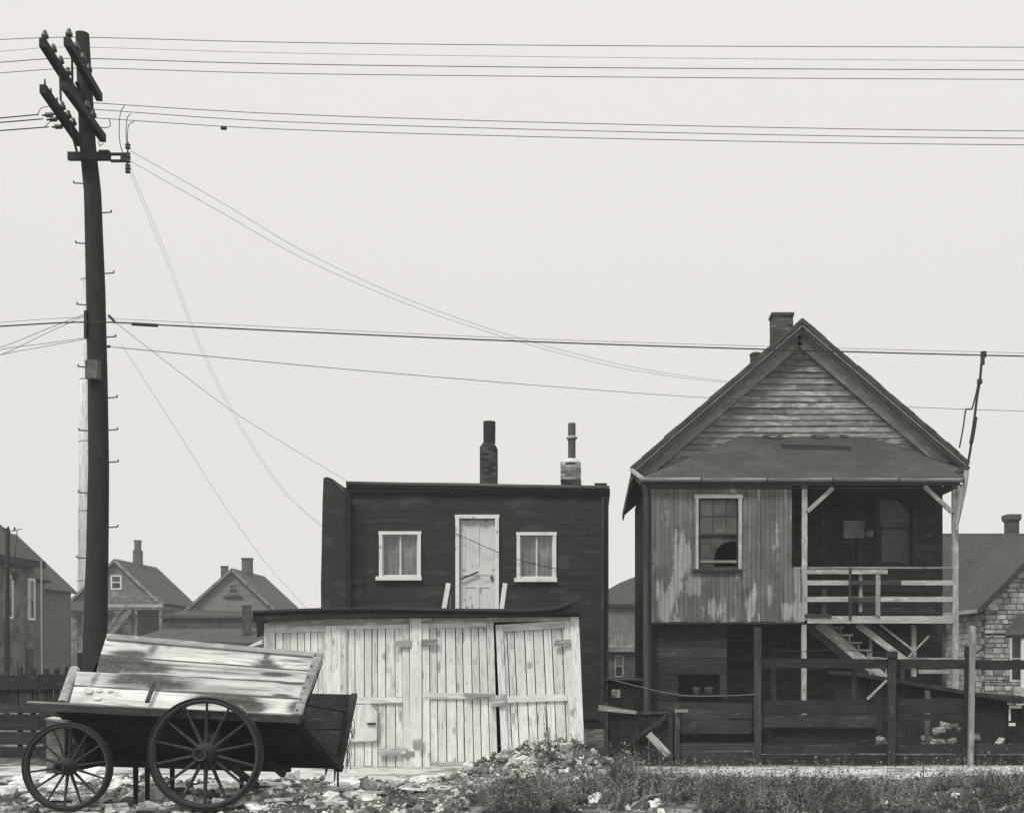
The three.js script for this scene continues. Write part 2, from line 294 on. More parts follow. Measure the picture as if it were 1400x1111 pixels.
// ---------------------------------------------------------------- dark tar-paper house
function darkHouse() {
  const Z = 28, S = Z / F, X = (px) => (px - CX) * S, Y = (py) => EYE + (CY - py) * S, z = -Z;
  const t = thing('tar_paper_house', 'black tar paper flat roofed house with pale door between two small windows', 'house', V(-2.5, 0, -Z));
  const x0 = X(478), x1 = X(831), top = Y(668), holes = [[X(523), X(571), Y(788), Y(731)], [X(628), X(677), Y(880), Y(709)], [X(711), X(756), Y(790), Y(732)]];
  part(t, 'front_wall', wallWithHoles(x0, x1, -0.1, top, z - 0.03, 0.14, holes), M.black[1]);
  part(t, 'side_wall', boxAt(x0, x0 + 0.14, -0.1, top, z - 0.18, -37), M.black[1]); part(t, 'side_wall', boxAt(x1 - 0.14, x1, -0.1, top, z - 0.18, -37), M.black[1]);
  part(t, 'rear_wall', boxAt(x0 + 0.15, x1 - 0.15, -0.1, top - 0.1, -36.8, -37), M.black[1]);
  part(t, 'upper_floor', boxAt(x0 + 0.15, x1 - 0.15, Y(884), Y(881), z - 0.2, -36.7), M.dark[1]);
  part(t, 'roof', slab([V(x0 - 0.1, Y(667), z + 0.1), V(x1 + 0.05, Y(669), z + 0.1), V(x1 + 0.05, Y(673), -37.1), V(x0 - 0.1, Y(671), -37.1)], 0.1), M.tar[2]);
  // rolled strips, every one lapped over the one below
  const h = 0.345; let y = top - 0.08;
  for (let r = 0; y > 0.3; r++) {
    const y0 = y - h - rr(-0.03, 0.03); let cuts = [x0 + 0.0, ...(r % 2 ? [X(600 + rr(-40, 40))] : [X(545 + rr(-20, 20)), X(735 + rr(-20, 30))]), x1];
    for (let k = 0; k < cuts.length - 1; k++) for (const [a, c, d, e] of cutRect([cuts[k], cuts[k + 1], y0 - 0.03, y], holes)) {
      const j = rr(0, 0.006); part(t, 'tar_paper_strip', slab([V(a, d + rr(-0.015, 0.012), z + 0.004 + j * 0.5), V(c, d + rr(-0.015, 0.012), z + 0.004 + rr(-0.002, 0.003)), V(c, e, z - 0.002), V(a, e, z - 0.002)], 0.012), pick(M.tar));
    }
    y = y0;
  }
  // cornice: pale gutter line on dark board
  part(t, 'cornice_board', slab([V(x0, Y(675), z + 0.06), V(x1, Y(679), z + 0.06), V(x1, Y(669), z + 0.06), V(x0, Y(665), z + 0.06)], 0.05), M.black[0]);
  part(t, 'gutter', tube([[475, 661.5], [560, 663.2], [640, 664], [720, 666], [833, 667.5]].map(([a, c]) => V(X(a), Y(c), z + 0.16)), 0.045, 50, 7), mat(0.16, T.rough));
  part(t, 'gutter', beam(V(X(475), Y(665.5), z + 0.13), V(X(833), Y(671.5), z + 0.13), 0.05, 0.06), M.black[2]);
  part(t, 'corner_board', boxAt(X(824), X(832), -0.1, Y(672), z + 0.075, z + 0.03), M.dark[0]);
  part(t, 'downspout', rod(V(X(824), 0.05, z + 0.12), V(X(825), Y(680), z + 0.12), 0.045), M.dark[2]);
  // side parapet with a falling, broken top
  part(t, 'parapet_wall', slab([[444, 985], [477, 985], [477.5, 673], [471, 672], [465, 666], [458, 657], [451, 654.5], [446, 656], [444.5, 700], [443.5, 760], [442.5, 800]].map(([a, c]) => V(X(a), Y(c), z + 0.32)), 4), M.tar[1]);
  part(t, 'parapet_edge', facing([[474, 985], [478, 985], [478, 674], [475, 674]], 27.55, 0.05), M.black[1]);
  part(t, 'roof_stub', boxAt(X(813), X(830), Y(667), Y(657.5), z - 0.3, z - 0.7), M.black[1]);
  // windows
  for (const [hx, sill] of [[holes[0], 0.07], [holes[2], 0.05]]) {
    const w = sub(t, 'window'), [a, c, d, e] = hx, f = 0.075;
    part(w, 'frame', [rect(a - f, a, d, e, z + 0.06, 0.1, true), rect(c, c + f, d, e, z + 0.06, 0.1, true), rect(a - f - 0.01, c + f + 0.01, e, e + f, z + 0.063, 0.1)], M.trim);
    part(w, 'sill', boxAt(a - f - sill, c + f + 0.02, d - 0.09, d, z + 0.1, z - 0.03), M.trim);
    const mid = (a + c) / 2;
    part(w, 'sash', [rect(a, a + 0.025, d, e, z - 0.02, 0.03), rect(c - 0.025, c, d, e, z - 0.02, 0.03), rect(mid - 0.018, mid + 0.018, d, e, z - 0.018, 0.03, true), rect(a + 0.025, c - 0.025, d, d + 0.04, z - 0.021, 0.03), rect(a + 0.025, c - 0.025, e - 0.03, e, z - 0.021, 0.03)], M.trimB);
    for (const [p, q] of [[a + 0.025, mid - 0.018], [mid + 0.018, c - 0.025]]) part(w, 'pane', rect(p, q, d + 0.04, e - 0.03, z - 0.03, 0.004), M.glass);
    part(w, 'curtain', (() => { const g = new THREE.PlaneGeometry(c - a + 0.1, e - d + 0.1, 40, 12), P = g.attributes.position; for (let i = 0; i < P.count; i++) { const x = P.getX(i); P.setXYZ(i, x + (a + c) / 2, P.getY(i) + (d + e) / 2, z - 0.13 + 0.012 * Math.sin(x * 55) + 0.008 * Math.sin(x * 23 + 1)); } g.computeVertexNormals(); return g; })(), M.cloth);
  }
  // door with four panels
  const D = sub(t, 'door'), [a, c, , e] = holes[1], d = Y(880), f = 0.085;
  part(D, 'frame', [rect(a - f, a, d, e, z + 0.07, 0.12, true), rect(c, c + f, d, e, z + 0.07, 0.12, true), rect(a - f - 0.01, c + f + 0.01, e, e + f, z + 0.073, 0.12)], M.trim);
  const dz = z - 0.05, ph = [[X(636), X(650), Y(775), Y(716)], [X(655), X(670), Y(775), Y(716)], [X(636), X(650), Y(856), Y(803)], [X(655), X(670), Y(856), Y(803)]];
  part(D, 'stiles_and_rails', wallWithHoles(a + 0.01, c - 0.01, d, e - 0.02, dz, 0.035, ph), M.door);
  for (const p of ph) { part(D, 'panel', rect(p[0] + 0.002, p[1] - 0.002, p[2] + 0.002, p[3] - 0.002, dz - 0.016, 0.012, true), M.door); }
  part(D, 'latch_stick', beam(at(630, 791.5, Z - 0.03), at(654, 781.5, Z - 0.03), 0.035, 0.03), M.dark[3]);
  part(D, 'lock_rail', rect(X(633), X(675), Y(786), Y(783.5), dz + 0.012, 0.012), M.door);
  part(D, 'door_knob', rod(V(X(672), Y(789), dz), V(X(672), Y(789), dz + 0.07), 0.03), M.iron);
  part(D, 'knob_plate', rect(X(670.5), X(673.5), Y(795), Y(783), dz + 0.006, 0.006, true), M.grey[0]);
  part(D, 'door_sill', boxAt(a - 0.05, c + 0.05, d - 0.06, d, z + 0.14, z - 0.15), M.grey[1]);
  // stair to the door, seen only by its two rails above the garage
  const st = thing('outside_stair', 'pale sloping handrails of the stair up to the black house door', 'stairs', V(X(650), 0, -27.2));
  const sd = Y(880);
  part(st, 'landing', boxAt(X(612), X(690), sd - 0.16, sd - 0.08, z + 0.9, z + 0.16), M.grey[1]);
  for (const px of [612, 690]) for (const zz of [z + 0.85]) part(st, 'post', boxAt(X(px) - 0.04, X(px) + 0.04, -0.05, sd - 0.16, zz, zz - 0.08), M.grey[1]);
  part(st, 'handrail', beam(at(604.5, 846, 27.3), at(613, 797, 27.3), 0.1, 0.06), M.trim);
  part(st, 'handrail', beam(at(684, 846, 27.3), at(690.5, 797, 27.3), 0.1, 0.06), M.trim);
  part(st, 'rail_strip', beam(at(614, 846, 27.4), at(616, 812, 27.4), 0.04, 0.04), M.grey[0]);
  part(st, 'rail_post', boxAt(X(604), X(609), sd - 0.1, Y(840), -27.27, -27.33), M.grey[1]); part(st, 'rail_post', boxAt(X(683), X(688), sd - 0.1, Y(840), -27.27, -27.33), M.grey[1]);
  // chimneys
  const c1 = thing('brick_chimney', 'tall dark brick chimney with a tapered shoulder and round flue on the black house', 'chimney', V(X(667), Y(668), -30));
  { const s = 30 / F, xx = (p) => (p - CX) * s, yy = (p) => EYE + (CY - p) * s, zc = -30;
    bricks(c1, xx(655.5), xx(679), yy(668), yy(611), zc, zc - 0.42, M.brickDark, mat(0.12, T.rough));
    part(c1, 'shoulder', (() => { const g = new THREE.CylinderGeometry(0.165, 0.29, yy(603) - yy(611), 4, 1); g.rotateY(Math.PI / 4); g.translate(xx(667.3), (yy(603) + yy(611)) / 2, zc - 0.21); return g; })(), M.brickDark[0]);
    part(c1, 'flue', (() => { const g = new THREE.LatheGeometry([[0.145, 0], [0.148, 0.3], [0.15, yy(574) - yy(604)], [0.12, yy(574) - yy(604)], [0.12, 0.1]].map(([q, w]) => new THREE.Vector2(q, w)), 16); g.translate(xx(668), yy(604), zc - 0.21); return g; })(), mat(0.04, T.rough)); }
  const c2 = thing('brick_chimney', 'short pale mortar-smeared brick chimney with a thin banded flue pipe on the black house', 'chimney', V(X(780), Y(668), -30));
  { const s = 30 / F, xx = (p) => (p - CX) * s, yy = (p) => EYE + (CY - p) * s, zc = -30;
    bricks(c2, xx(766.5), xx(794.5), yy(669), yy(655), zc, zc - 0.48, M.brickDark, mat(0.06, T.rough));
    bricks(c2, xx(766), xx(794), yy(655), yy(631), zc, zc - 0.48, M.brickPale, mat(0.75, T.rough));
    part(c2, 'mortar_cap', (() => { const g = new THREE.CylinderGeometry(0.12, 0.27, 0.12, 12, 3), P = g.attributes.position; for (let i = 0; i < P.count; i++) { P.setX(i, P.getX(i) * (1 + 0.3 * Math.sin(i * 7.3))); } g.computeVertexNormals(); g.translate(xx(780.5), yy(631) + 0.05, zc - 0.24); return g; })(), mat(1.4, T.rough));
    part(c2, 'flue_pipe', (() => { const g = new THREE.LatheGeometry([[0.092, 0], [0.092, yy(597) - yy(629)], [0.092, yy(576) - yy(629)], [0.07, yy(576) - yy(629)], [0.07, 0]].map(([q, w]) => new THREE.Vector2(q, w)), 16); g.translate(xx(781.5), yy(629), zc - 0.24); return g; })(), mat(0.22, T.rough));
    part(c2, 'pipe_band', (() => { const g = new THREE.TorusGeometry(0.105, 0.03, 8, 20); g.rotateX(Math.PI / 2); g.scale(1, 1.4, 1); g.translate(xx(781.5), yy(596), zc - 0.24); return g; })(), mat(0.8, T.rough)); }
}
darkHouse();

// ---------------------------------------------------------------- frame house with a two-storey back porch
function porchHouse() {
  const Z = 25.5, S = Z / F, X = (px) => (px - CX) * S, Y = (py) => EYE + (CY - py) * S, z = -Z, wz = -27.3, ws = 27.3 / F;
  const WX = (px) => (px - CX) * ws, WY = (py) => EYE + (CY - py) * ws;
  const t = thing('porch_house', 'weathered frame house with clapboard gable and a two storey back porch', 'house', V(4.4, 0, -Z));
  const xl = 1.235, xr = 7.72, rz = -26.88, rs = 26.88 / F;
  const ap = at(1097, 440, 26.88), el = at(864, 641, 26.88), er = at(1324, 634, 26.88), far = -35.2;
  const onto = (p, zz) => V(p.x, p.y, zz);
  // shell
  const eaveY = 5.75, slopeL = (ap.y - el.y) / (ap.x - el.x), slopeR = (ap.y - er.y) / (er.x - ap.x);
  const roofY = (x) => (x < ap.x ? ap.y - (ap.x - x) * slopeL : ap.y - (x - ap.x) * slopeR) - 0.2;
  part(t, 'side_wall', slab([V(xl, -0.1, -35), V(xl, -0.1, wz + 0.02), V(xl, roofY(xl), wz + 0.02), V(xl, roofY(xl), -35)], 0.15), M.dark[1]);
  part(t, 'side_wall', slab([V(xr, -0.1, wz + 0.02), V(xr, -0.1, -35), V(xr, roofY(xr), -35), V(xr, roofY(xr), wz + 0.02)], 0.15), M.dark[1]);
  part(t, 'rear_wall', slab([V(xr, -0.1, -35), V(xl, -0.1, -35), V(xl, roofY(xl), -35), V(ap.x, roofY(ap.x), -35), V(xr, roofY(xr), -35)], 0.15), M.dark[1]);
  // wall behind the porch and gable, with openings for a window and a door
  const win = [WX(1203), WX(1247), WY(772), WY(672)], door = [WX(1128), WX(1172), WY(846), WY(700)];
  part(t, 'gable_wall', [...wallWithHoles(xl + 0.16, xr - 0.16, -0.1, 5.9, wz - 0.03, 0.12, [win, door]), slab([V(xl + 0.16, 5.9, wz - 0.03), V(xr - 0.16, 5.9, wz - 0.03), V(ap.x, roofY(ap.x) - 0.05, wz - 0.03)], 0.12)], M.dark[0]);
  // gable clapboards
  let y = WY(648); const ch = 0.132;
  for (let r = 0; y < roofY(ap.x) - 0.35; r++) {
    const ya = y, yb = y + ch + 0.02, xa = (yy) => ap.x - (ap.y - 0.28 - yy) / slopeL, xb = (yy) => ap.x + (ap.y - 0.28 - yy) / slopeR, clampL = Math.max(xa(ya), xl), clampR = Math.min(xb(ya), xr);
    const cuts = [0, ...(rnd() < 0.75 ? [rr(0.25, 0.75)] : []), 1];
    for (let k = 0; k < cuts.length - 1; k++) {
      const a0 = lerp(clampL, clampR, cuts[k]), a1 = lerp(clampL, clampR, cuts[k + 1]), b0 = k ? a0 : Math.min(Math.max(xa(yb), xl), a1 - 0.05), b1 = k < cuts.length - 2 ? a1 : Math.max(Math.min(xb(yb), xr), b0 + 0.05), d = rr(-0.005, 0.008);
      part(t, 'clapboard', slab([V(a0 + 0.003, ya + rr(-0.008, 0.008), wz + 0.03 + d), V(a1 - 0.003, ya + rr(-0.008, 0.008), wz + 0.03 + d + rr(-0.006, 0.006)), V(b1, yb, wz - 0.004), V(b0, yb, wz - 0.004)], 0.016), pick(M.clap));
    }
    y += ch;
  }
  // dark siding of the wall inside the porch
  y = 0.1; const holes = [win, door].map(([a, b, c, d]) => [a - 0.02, b + 0.02, c, d]);
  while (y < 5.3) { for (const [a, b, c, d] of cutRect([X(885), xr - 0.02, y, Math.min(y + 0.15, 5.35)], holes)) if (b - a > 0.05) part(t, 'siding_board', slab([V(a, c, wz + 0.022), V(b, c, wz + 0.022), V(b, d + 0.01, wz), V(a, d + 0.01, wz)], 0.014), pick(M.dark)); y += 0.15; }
  { const w = sub(t, 'window'), [a, b, c, d] = win, m = (c + d) / 2;
    part(w, 'frame', [rect(a - 0.1, a, c, d, wz + 0.06, 0.1, true), rect(b, b + 0.1, c, d, wz + 0.06, 0.1, true), rect(a - 0.12, b + 0.12, d, d + 0.12, wz + 0.063, 0.1), rect(a - 0.14, b + 0.14, c - 0.06, c, wz + 0.08, 0.12)], M.dark[2]);
    part(w, 'sash', [rect(a, a + 0.05, c, d, wz - 0.01, 0.03), rect(b - 0.05, b, c, d, wz - 0.01, 0.03), rect(a + 0.05, b - 0.05, m - 0.03, m + 0.03, wz - 0.008, 0.03), rect(a + 0.05, b - 0.05, c, c + 0.06, wz - 0.009, 0.03), rect(a + 0.05, b - 0.05, d - 0.05, d, wz - 0.009, 0.03)], M.dark[3]);
    part(w, 'pane', rect(a + 0.05, b - 0.05, c + 0.06, m - 0.03, wz - 0.022, 0.005), M.darkGlass);
    part(w, 'pane', rect(a + 0.05, b - 0.05, m + 0.03, d - 0.05, wz - 0.022, 0.005), M.darkGlass);
    part(w, 'blind', slab([[1204, 714], [1236, 714], [1237, 702], [1234, 690], [1228, 684], [1203, 683]].map(([p, q]) => at(p, q, 27.25)), 0.008), mat(0.3, T.rough)); }
  { const w = sub(t, 'door'), [a, b, c, d] = door;
    part(w, 'frame', [rect(a - 0.1, a, c, d, wz + 0.05, 0.1, true), rect(b, b + 0.1, c, d, wz + 0.05, 0.1, true), rect(a - 0.12, b + 0.12, d, d + 0.1, wz + 0.053, 0.1)], M.dark[2]);
    part(w, 'door_board', rect(a, b, c, d, wz - 0.02, 0.04, true), M.dark[1]);
    part(w, 'notice_board', rect(a - 0.02, b + 0.3, WY(742), WY(738), wz + 0.09, 0.02), M.dark[3]); }
  part(t, 'pinned_paper', rect(WX(1152.5), WX(1181), WY(736), WY(712.5), wz + 0.1, 0.01), mat(0.5, T.rough));
  part(t, 'hanging_globe', (() => { const g = new THREE.SphereGeometry(0.09, 14, 10); g.scale(1, 1, 0.6); g.translate(WX(1188), WY(730), wz + 0.1); return g; })(), mat(0.55, T.rough));
  // roof: two slopes with a shingle edge, rake mouldings and frieze boards
  for (const [e, s] of [[el, -1], [er, 1]]) {
    const a = onto(ap, rz), b = onto(e, rz), n = s < 0 ? [V(b.x, b.y, far), b, a, V(a.x, a.y, far)] : [b, V(b.x, b.y, far), V(a.x, a.y, far), a];
    const up = V(0, 0.02, 0); part(t, 'roof', slab(n.map((p) => p.clone().add(up)), 0.09), M.roof[0]);
    const k = 15; for (let i = 0; i < k; i++) { // ragged shingle ends along the rake
      const p = a.clone().lerp(b, i / k), q = a.clone().lerp(b, (i + 1) / k), o = rr(-0.008, 0.012); p.y += 0.03 + o; q.y += 0.03 + o + rr(-0.012, 0.012); p.z = q.z = rz - 0.08 + rr(0, 0.02); const ext = q.clone().sub(p).multiplyScalar(0.06); q.add(ext); p.sub(ext);
      part(t, 'edge_shingle', beam(p, q, 0.06 + rr(0, 0.03), 0.24), pick(M.roof)); }
    const down = (d, zz) => [a, b].map((p) => V(p.x, p.y - d, zz));
    part(t, 'rake_board', beam(...down(0.14, rz - 0.01), 0.11, 0.05), M.dark[3]); part(t, 'rake_bead', beam(...down(0.08, rz + 0.022), 0.028, 0.03), M.grey[1]);
    part(t, 'rake_moulding', beam(...down(0.04, rz + 0.02), 0.045, 0.05), M.dark[3]);
    const ia = V(a.x, a.y - 0.31, wz + 0.09), ib = V(lerp(a.x, b.x, 0.97), lerp(a.y, b.y, 0.97) - 0.31, wz + 0.09);
    part(t, 'frieze_board', beam(ia, ib, 0.22, 0.05), s > 0 ? M.grey[3] : M.grey[1]);  // right board paler than the left: stronger light put into its colour
    part(t, 'soffit', slab((s < 0 ? [V(a.x, a.y - 0.2, rz - 0.04), V(b.x, b.y - 0.2, rz - 0.04), V(b.x, b.y - 0.2, wz + 0.05), V(a.x, a.y - 0.2, wz + 0.05)] : [V(b.x, b.y - 0.2, rz - 0.04), V(a.x, a.y - 0.2, rz - 0.04), V(a.x, a.y - 0.2, wz + 0.05), V(b.x, b.y - 0.2, wz + 0.05)]), 0.02), M.grey[2]);
    part(t, 'eave_board', beam(V(b.x + s * -0.02, b.y - 0.1, rz - 0.1), V(b.x + s * -0.02, b.y - 0.1, far), 0.16, 0.04), M.dark[1]);
  }
  // porch roof, hipped at both ends
  const gy = Y(655), g0 = V(X(882), gy, z + 0.12), g1 = V(X(1316), gy + 0.03, z + 0.12), h0 = V(WX(1010), WY(597), wz + 0.04), h1 = V(WX(1188), WY(597), wz + 0.04), w0 = V(WX(882), WY(650), wz + 0.04), w1 = V(WX(1318), WY(640), wz + 0.04);
  const RP = [[g0, g1, h1, h0], [w0, g0, h0], [g1, w1, h1]];
  RP.forEach((p, i) => part(t, 'porch_roof', slab(p, 0.06), M.felt[i ? 1 : 0]));
  const onR = (u, v, o = 0.012) => g0.clone().lerp(g1, u).lerp(h0.clone().lerp(h1, u), v).add(V(0, o, o));
  part(t, 'roof_batten', beam(onR(0.37, 0.72, 0.04), onR(0.74, 0.66, 0.04), 0.05, 0.03), M.dark[1]);
  for (let i = 0; i < 12; i++) { const a = rr(0.0, 0.92), w = rr(0.03, 0.1); part(t, 'flashing_strip', slab([[a, 0.93 + rr(0, 0.05)], [a + w, 0.93 + rr(0, 0.05)], [a + w, 1.05], [a, 1.05]].map(([u, v]) => onR(u, v, 0.02)), 0.01), rnd() < 0.25 ? M.grey[0] : pick(M.felt)); }
  part(t, 'porch_fascia', rect(X(884), X(1312), Y(664), Y(659), z + 0.05, 0.04), M.black[1]);
  const gp = [876, 960, 1050, 1140, 1230, 1318];
  for (let i = 0; i < 5; i++) { const a = at(gp[i], 656 + rr(-0.6, 0.6), 25.3), b = at(gp[i + 1] - 1, 656 + rr(-0.6, 0.8), 25.3); part(t, 'gutter', rod(a, b, 0.05, 0.05, 9), pick([M.tin, mat(0.3, T.rough), mat(0.36, T.rough)])); part(t, 'gutter_joint', rod(at(gp[i + 1] - 2, 656, 25.3), at(gp[i + 1], 656, 25.3), 0.06, 0.06, 9), M.dark[3]); }
  part(t, 'gutter_return', beam(at(863, 642, 25.6), at(880, 655, 25.35), 0.06, 0.08), M.grey[3]);
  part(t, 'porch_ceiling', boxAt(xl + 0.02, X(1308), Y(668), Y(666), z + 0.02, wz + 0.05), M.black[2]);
  part(t, 'porch_side_beam', boxAt(X(1303), X(1309), Y(665.5), Y(658), z - 0.06, wz + 0.05), M.dark[1]);
  // enclosed room: upright tongue boards
  const room = sub(t, 'porch_room'), rw = [X(953), X(1013), Y(778), Y(680)], holesR = [rw, [X(1083), X(1102), Y(775), Y(650)]];
  const PW = 3.3, PH = 2.95, pale2 = [[0.12, 1.2, 0.13, 0.75, 1], [0.28, 0.9, 0.1, 0.5, 0.8], [2.65, 1.35, 0.16, 0.5, 0.9], [2.5, 0.75, 0.3, 0.25, 0.6], [1.25, 0.4, 0.12, 0.4, 0.8], [0.85, 0.45, 0.06, 0.35, 0.7], [2.0, 0.3, 0.3, 0.3, 0.5], [3.0, 0.4, 0.2, 0.5, 0.85], [0.4, 0.25, 0.4, 0.25, 0.7], [1.75, 0.4, 0.08, 0.35, 0.6], [0.72, 2.0, 0.06, 0.25, 0.5], [2.2, 2.3, 0.2, 0.4, 0.35]];
  const paintMap = tex(512, 1024, PH, PW, (u, v) => { // u runs up the boards, v across them
    const x = v * PW, y = u * PH, g = fbm(u * 5, v * 110, 5, 110, 901, 3), b = fbm(u * 9, v * 12, 9, 12, 903, 5), st = fbm(u * 4, v * 46, 4, 46, 905, 4), f = fbm(u * 60, v * 60, 60, 60, 907, 2); let w = 0;
    for (const [cx, cy, sx, sy, a] of pale2) w = Math.max(w, a * Math.exp(-(((x - cx) / sx) ** 2) - ((y - cy) / sy) ** 2));
    const p = 0.9 * sm(0.49, 0.6, 0.2 * b + 0.56 * st + 0.1 * (f - 0.5) + 0.4 * w); return lerp(0.13 * (1 + 0.7 * (g - 0.5) + 0.6 * (b - 0.5) + 0.3 * (f - 0.5)), 0.34 * (1 + 0.5 * (g - 0.5) + 0.4 * (b - 0.5)), p); });
  const boardM = vary(4, (k) => mat(lerp(0.88, 1.12, k), paintMap, { bump: 0.004 })), bo = V(X(890), Y(852), z);
  const fixedRect = (a, b, c, d, zz) => { const p = [V(b, c, zz), V(b, d, zz), V(a, d, zz), V(a, c, zz)], g = slab(p, 0.02, { fix: 1, origin: bo }), uv = g.attributes.uv; for (let i = 0; i < uv.count; i++) uv.setY(i, -uv.getY(i) * -1); return g; };
  let x = X(890), end = X(1100); while (x < end - 0.02) {
    const w = Math.min(rr(0.088, 0.1), end - x); for (const [a, b, c, d] of cutRect([x, x + w, Y(850) + rr(-0.012, 0.012), Y(661)], holesR)) part(room, 'board', fixedRect(a + 0.003, b - 0.003, c, d, z + rr(-0.004, 0.004)), pick(boardM)); x += w;
  }
  part(room, 'inner_wall', wallWithHoles(X(890), X(1099), Y(849), Y(662), z - 0.03, 0.05, holesR), M.dark[0]);
  part(room, 'left_end_wall', slab([V(xl, Y(850), wz + 0.05), V(xl, Y(850), z - 0.04), V(xl, Y(661), z - 0.04), V(xl, Y(661), wz + 0.05)], 0.06), M.dark[2]);
  part(room, 'right_end_wall', boxAt(X(1076), X(1079), Y(850), Y(661), z - 0.09, wz + 0.05), M.dark[1]);
  part(room, 'bottom_strip', boxAt(X(888), X(1098), Y(852.5), Y(850.5), z + 0.03, z - 0.06), M.dark[3]);
  part(room, 'corner_board', boxAt(X(884), X(889.5), Y(852), Y(660), z + 0.015, z - 0.06), M.dark[2]);
  { const w = sub(t, 'window'), [a, b, c, d] = rw, m = (c + d) / 2 - 0.02, f = 0.07;
    part(w, 'frame', [rect(a - 0.03, a + 0.03, c, d, z + 0.045, 0.07, true), rect(b - f + 0.02, b + 0.02, c, d, z + 0.045, 0.07, true), rect(a - 0.05, b + 0.04, d - 0.02, d + 0.06, z + 0.05, 0.07)], M.grey[3]);
    part(w, 'sill', boxAt(a - 0.08, b + 0.02, c - 0.045, c, z + 0.09, z - 0.05), M.dark[3]);
    const L = a + 0.03, R = b - 0.05;
    part(w, 'sash', [rect(L, L + 0.03, c, d, z - 0.01, 0.03), rect(R - 0.03, R, c, d, z - 0.01, 0.03), rect(L + 0.03, R - 0.03, m - 0.02, m + 0.02, z - 0.008, 0.03), rect(L + 0.03, R - 0.03, c, c + 0.05, z - 0.009, 0.03), rect(L + 0.03, R - 0.03, d - 0.04, d - 0.02, z - 0.009, 0.03)], M.dark[3]);
    const xs = [L + 0.03, lerp(L, R, 0.37), lerp(L, R, 0.69), R - 0.03], ys = [m + 0.02, lerp(m, d, 0.5), d - 0.04];
    for (let i = 0; i < 3; i++) for (let j = 0; j < 2; j++) part(w, 'pane', rect(xs[i] + 0.006, xs[i + 1] - 0.006, ys[j] + 0.006, ys[j + 1] - 0.006, z - 0.03 + rr(-0.002, 0.002), 0.006), mat(rr(0.1, 0.17), T.rough, { roughness: 0.35, bump: 0 }));
    part(w, 'muntins', [rect(xs[1] - 0.006, xs[1] + 0.006, ys[0], ys[2], z - 0.02, 0.02), rect(xs[2] - 0.006, xs[2] + 0.006, ys[0], ys[2], z - 0.02, 0.02), rect(xs[0], xs[3], ys[1] - 0.006, ys[1] + 0.006, z - 0.0195, 0.02)], M.dark[1]);
    // torn sheet behind the broken lower sash
    const px = (p, q) => [X(p), Y(q)], sh = new THREE.Shape([px(955, 777), px(976, 777), px(977, 764), px(980, 752), px(987, 744), px(997, 740), px(1008, 739), px(1008, 732), px(955, 732)].map((q) => new THREE.Vector2(...q)));
    const g = new THREE.ExtrudeGeometry(sh, { depth: 0.01, bevelEnabled: false }); g.translate(0, 0, z - 0.07); part(w, 'torn_sheet', g, mat(0.13, T.rough, { bump: 0 }));
    part(w, 'cross_bar', rect(X(956), X(1008), Y(769), Y(765.5), z - 0.04, 0.02), M.grey[0]); }
  // open porch: posts, braces, rails, deck
  const post = (px0, px1, y0, y1, m, zz = z) => part(t, 'porch_post', boxAt(X(px0), X(px1), Y(y0), Y(y1), zz, zz - 0.1), m);
  post(1097, 1104, 848, 660, M.grey[3]); post(1096.5, 1103, 985, 853.5, M.grey[3]); post(1303, 1311, 1000, 660, M.grey[2]); post(1252, 1258.5, 925, 853.5, M.grey[1], z - 0.3);
  part(t, 'brace', beam(at(1104, 699, Z - 0.03), at(1139, 667, Z - 0.03), 0.085, 0.06), M.grey[2]);
  part(t, 'brace', beam(at(1264, 665, Z - 0.03), at(1302, 700, Z - 0.03), 0.085, 0.06), M.grey[1]);
  const rails = [[1100, 1214, 781, 7, 3], [1103, 1303, 776, 2.5, 0], [1103, 1303, 796.5, 6.5, 3], [1103, 1303, 819, 7, 3]];
  rails.forEach(([a, b, yy, h, m], i) => part(t, 'rail', rect(X(a), X(b), Y(yy + h / 2), Y(yy - h / 2), z + (i === 1 ? 0.025 : 0.004), 0.03), M.grey[m]));
  part(t, 'patched_rail', rect(X(1165), X(1232), Y(799.5), Y(793), z + 0.03, 0.02), M.dark[3]); part(t, 'patched_rail', rect(X(1160), X(1196), Y(822), Y(816), z + 0.03, 0.02), M.dark[3]);
  for (const [px, y0, y1, w, m, dz] of [[1128, 843, 780, 4.5, M.dark[3], -0.06], [1162, 847, 776, 3, M.dark[2], 0.055], [1178, 836, 780, 4.5, M.grey[0], -0.06], [1200, 842, 786, 6, M.grey[1], 0.057]]) part(t, 'baluster', boxAt(X(px - w / 2), X(px + w / 2), Y(y0), Y(y1), z + dz, z + dz - 0.04), m);
  part(t, 'deck_beam', rect(X(1104), X(1303), Y(852), Y(842), z + 0.02, 0.06), M.grey[3]);
  part(t, 'deck_edge', rect(X(1100), X(1136), Y(844), Y(839), z + 0.05, 0.02), M.dark[2]);
  for (let i = 0; i < 8; i++) part(t, 'deck_plank', boxAt(X(890), X(1306), Y(846), Y(843), z - 0.05 - i * 0.215, z - 0.25 - i * 0.215), pick(M.dark));
  part(t, 'lower_beam', rect(X(1202), X(1303), Y(905), Y(899), z - 0.32, 0.05), M.grey[2]); part(t, 'lower_beam', rect(X(1262), X(1303), Y(921), Y(915.5), z - 0.34, 0.05), M.grey[2]);
  // lower storey: dark boarded wall left with an opening
  let yb = Y(1000); const oh = [[X(929), X(986), Y(950), Y(922)]];
  while (yb < Y(855)) { const h = rr(0.17, 0.24); for (const [a, b, c, d] of cutRect([X(890), X(996), yb, Math.min(yb + h, Y(853))], oh)) part(t, 'lower_wall_board', rect(a, b, c + 0.004, d - 0.004, z - 0.28 + rr(-0.005, 0.005), 0.025), pick(M.dark)); yb += h; }
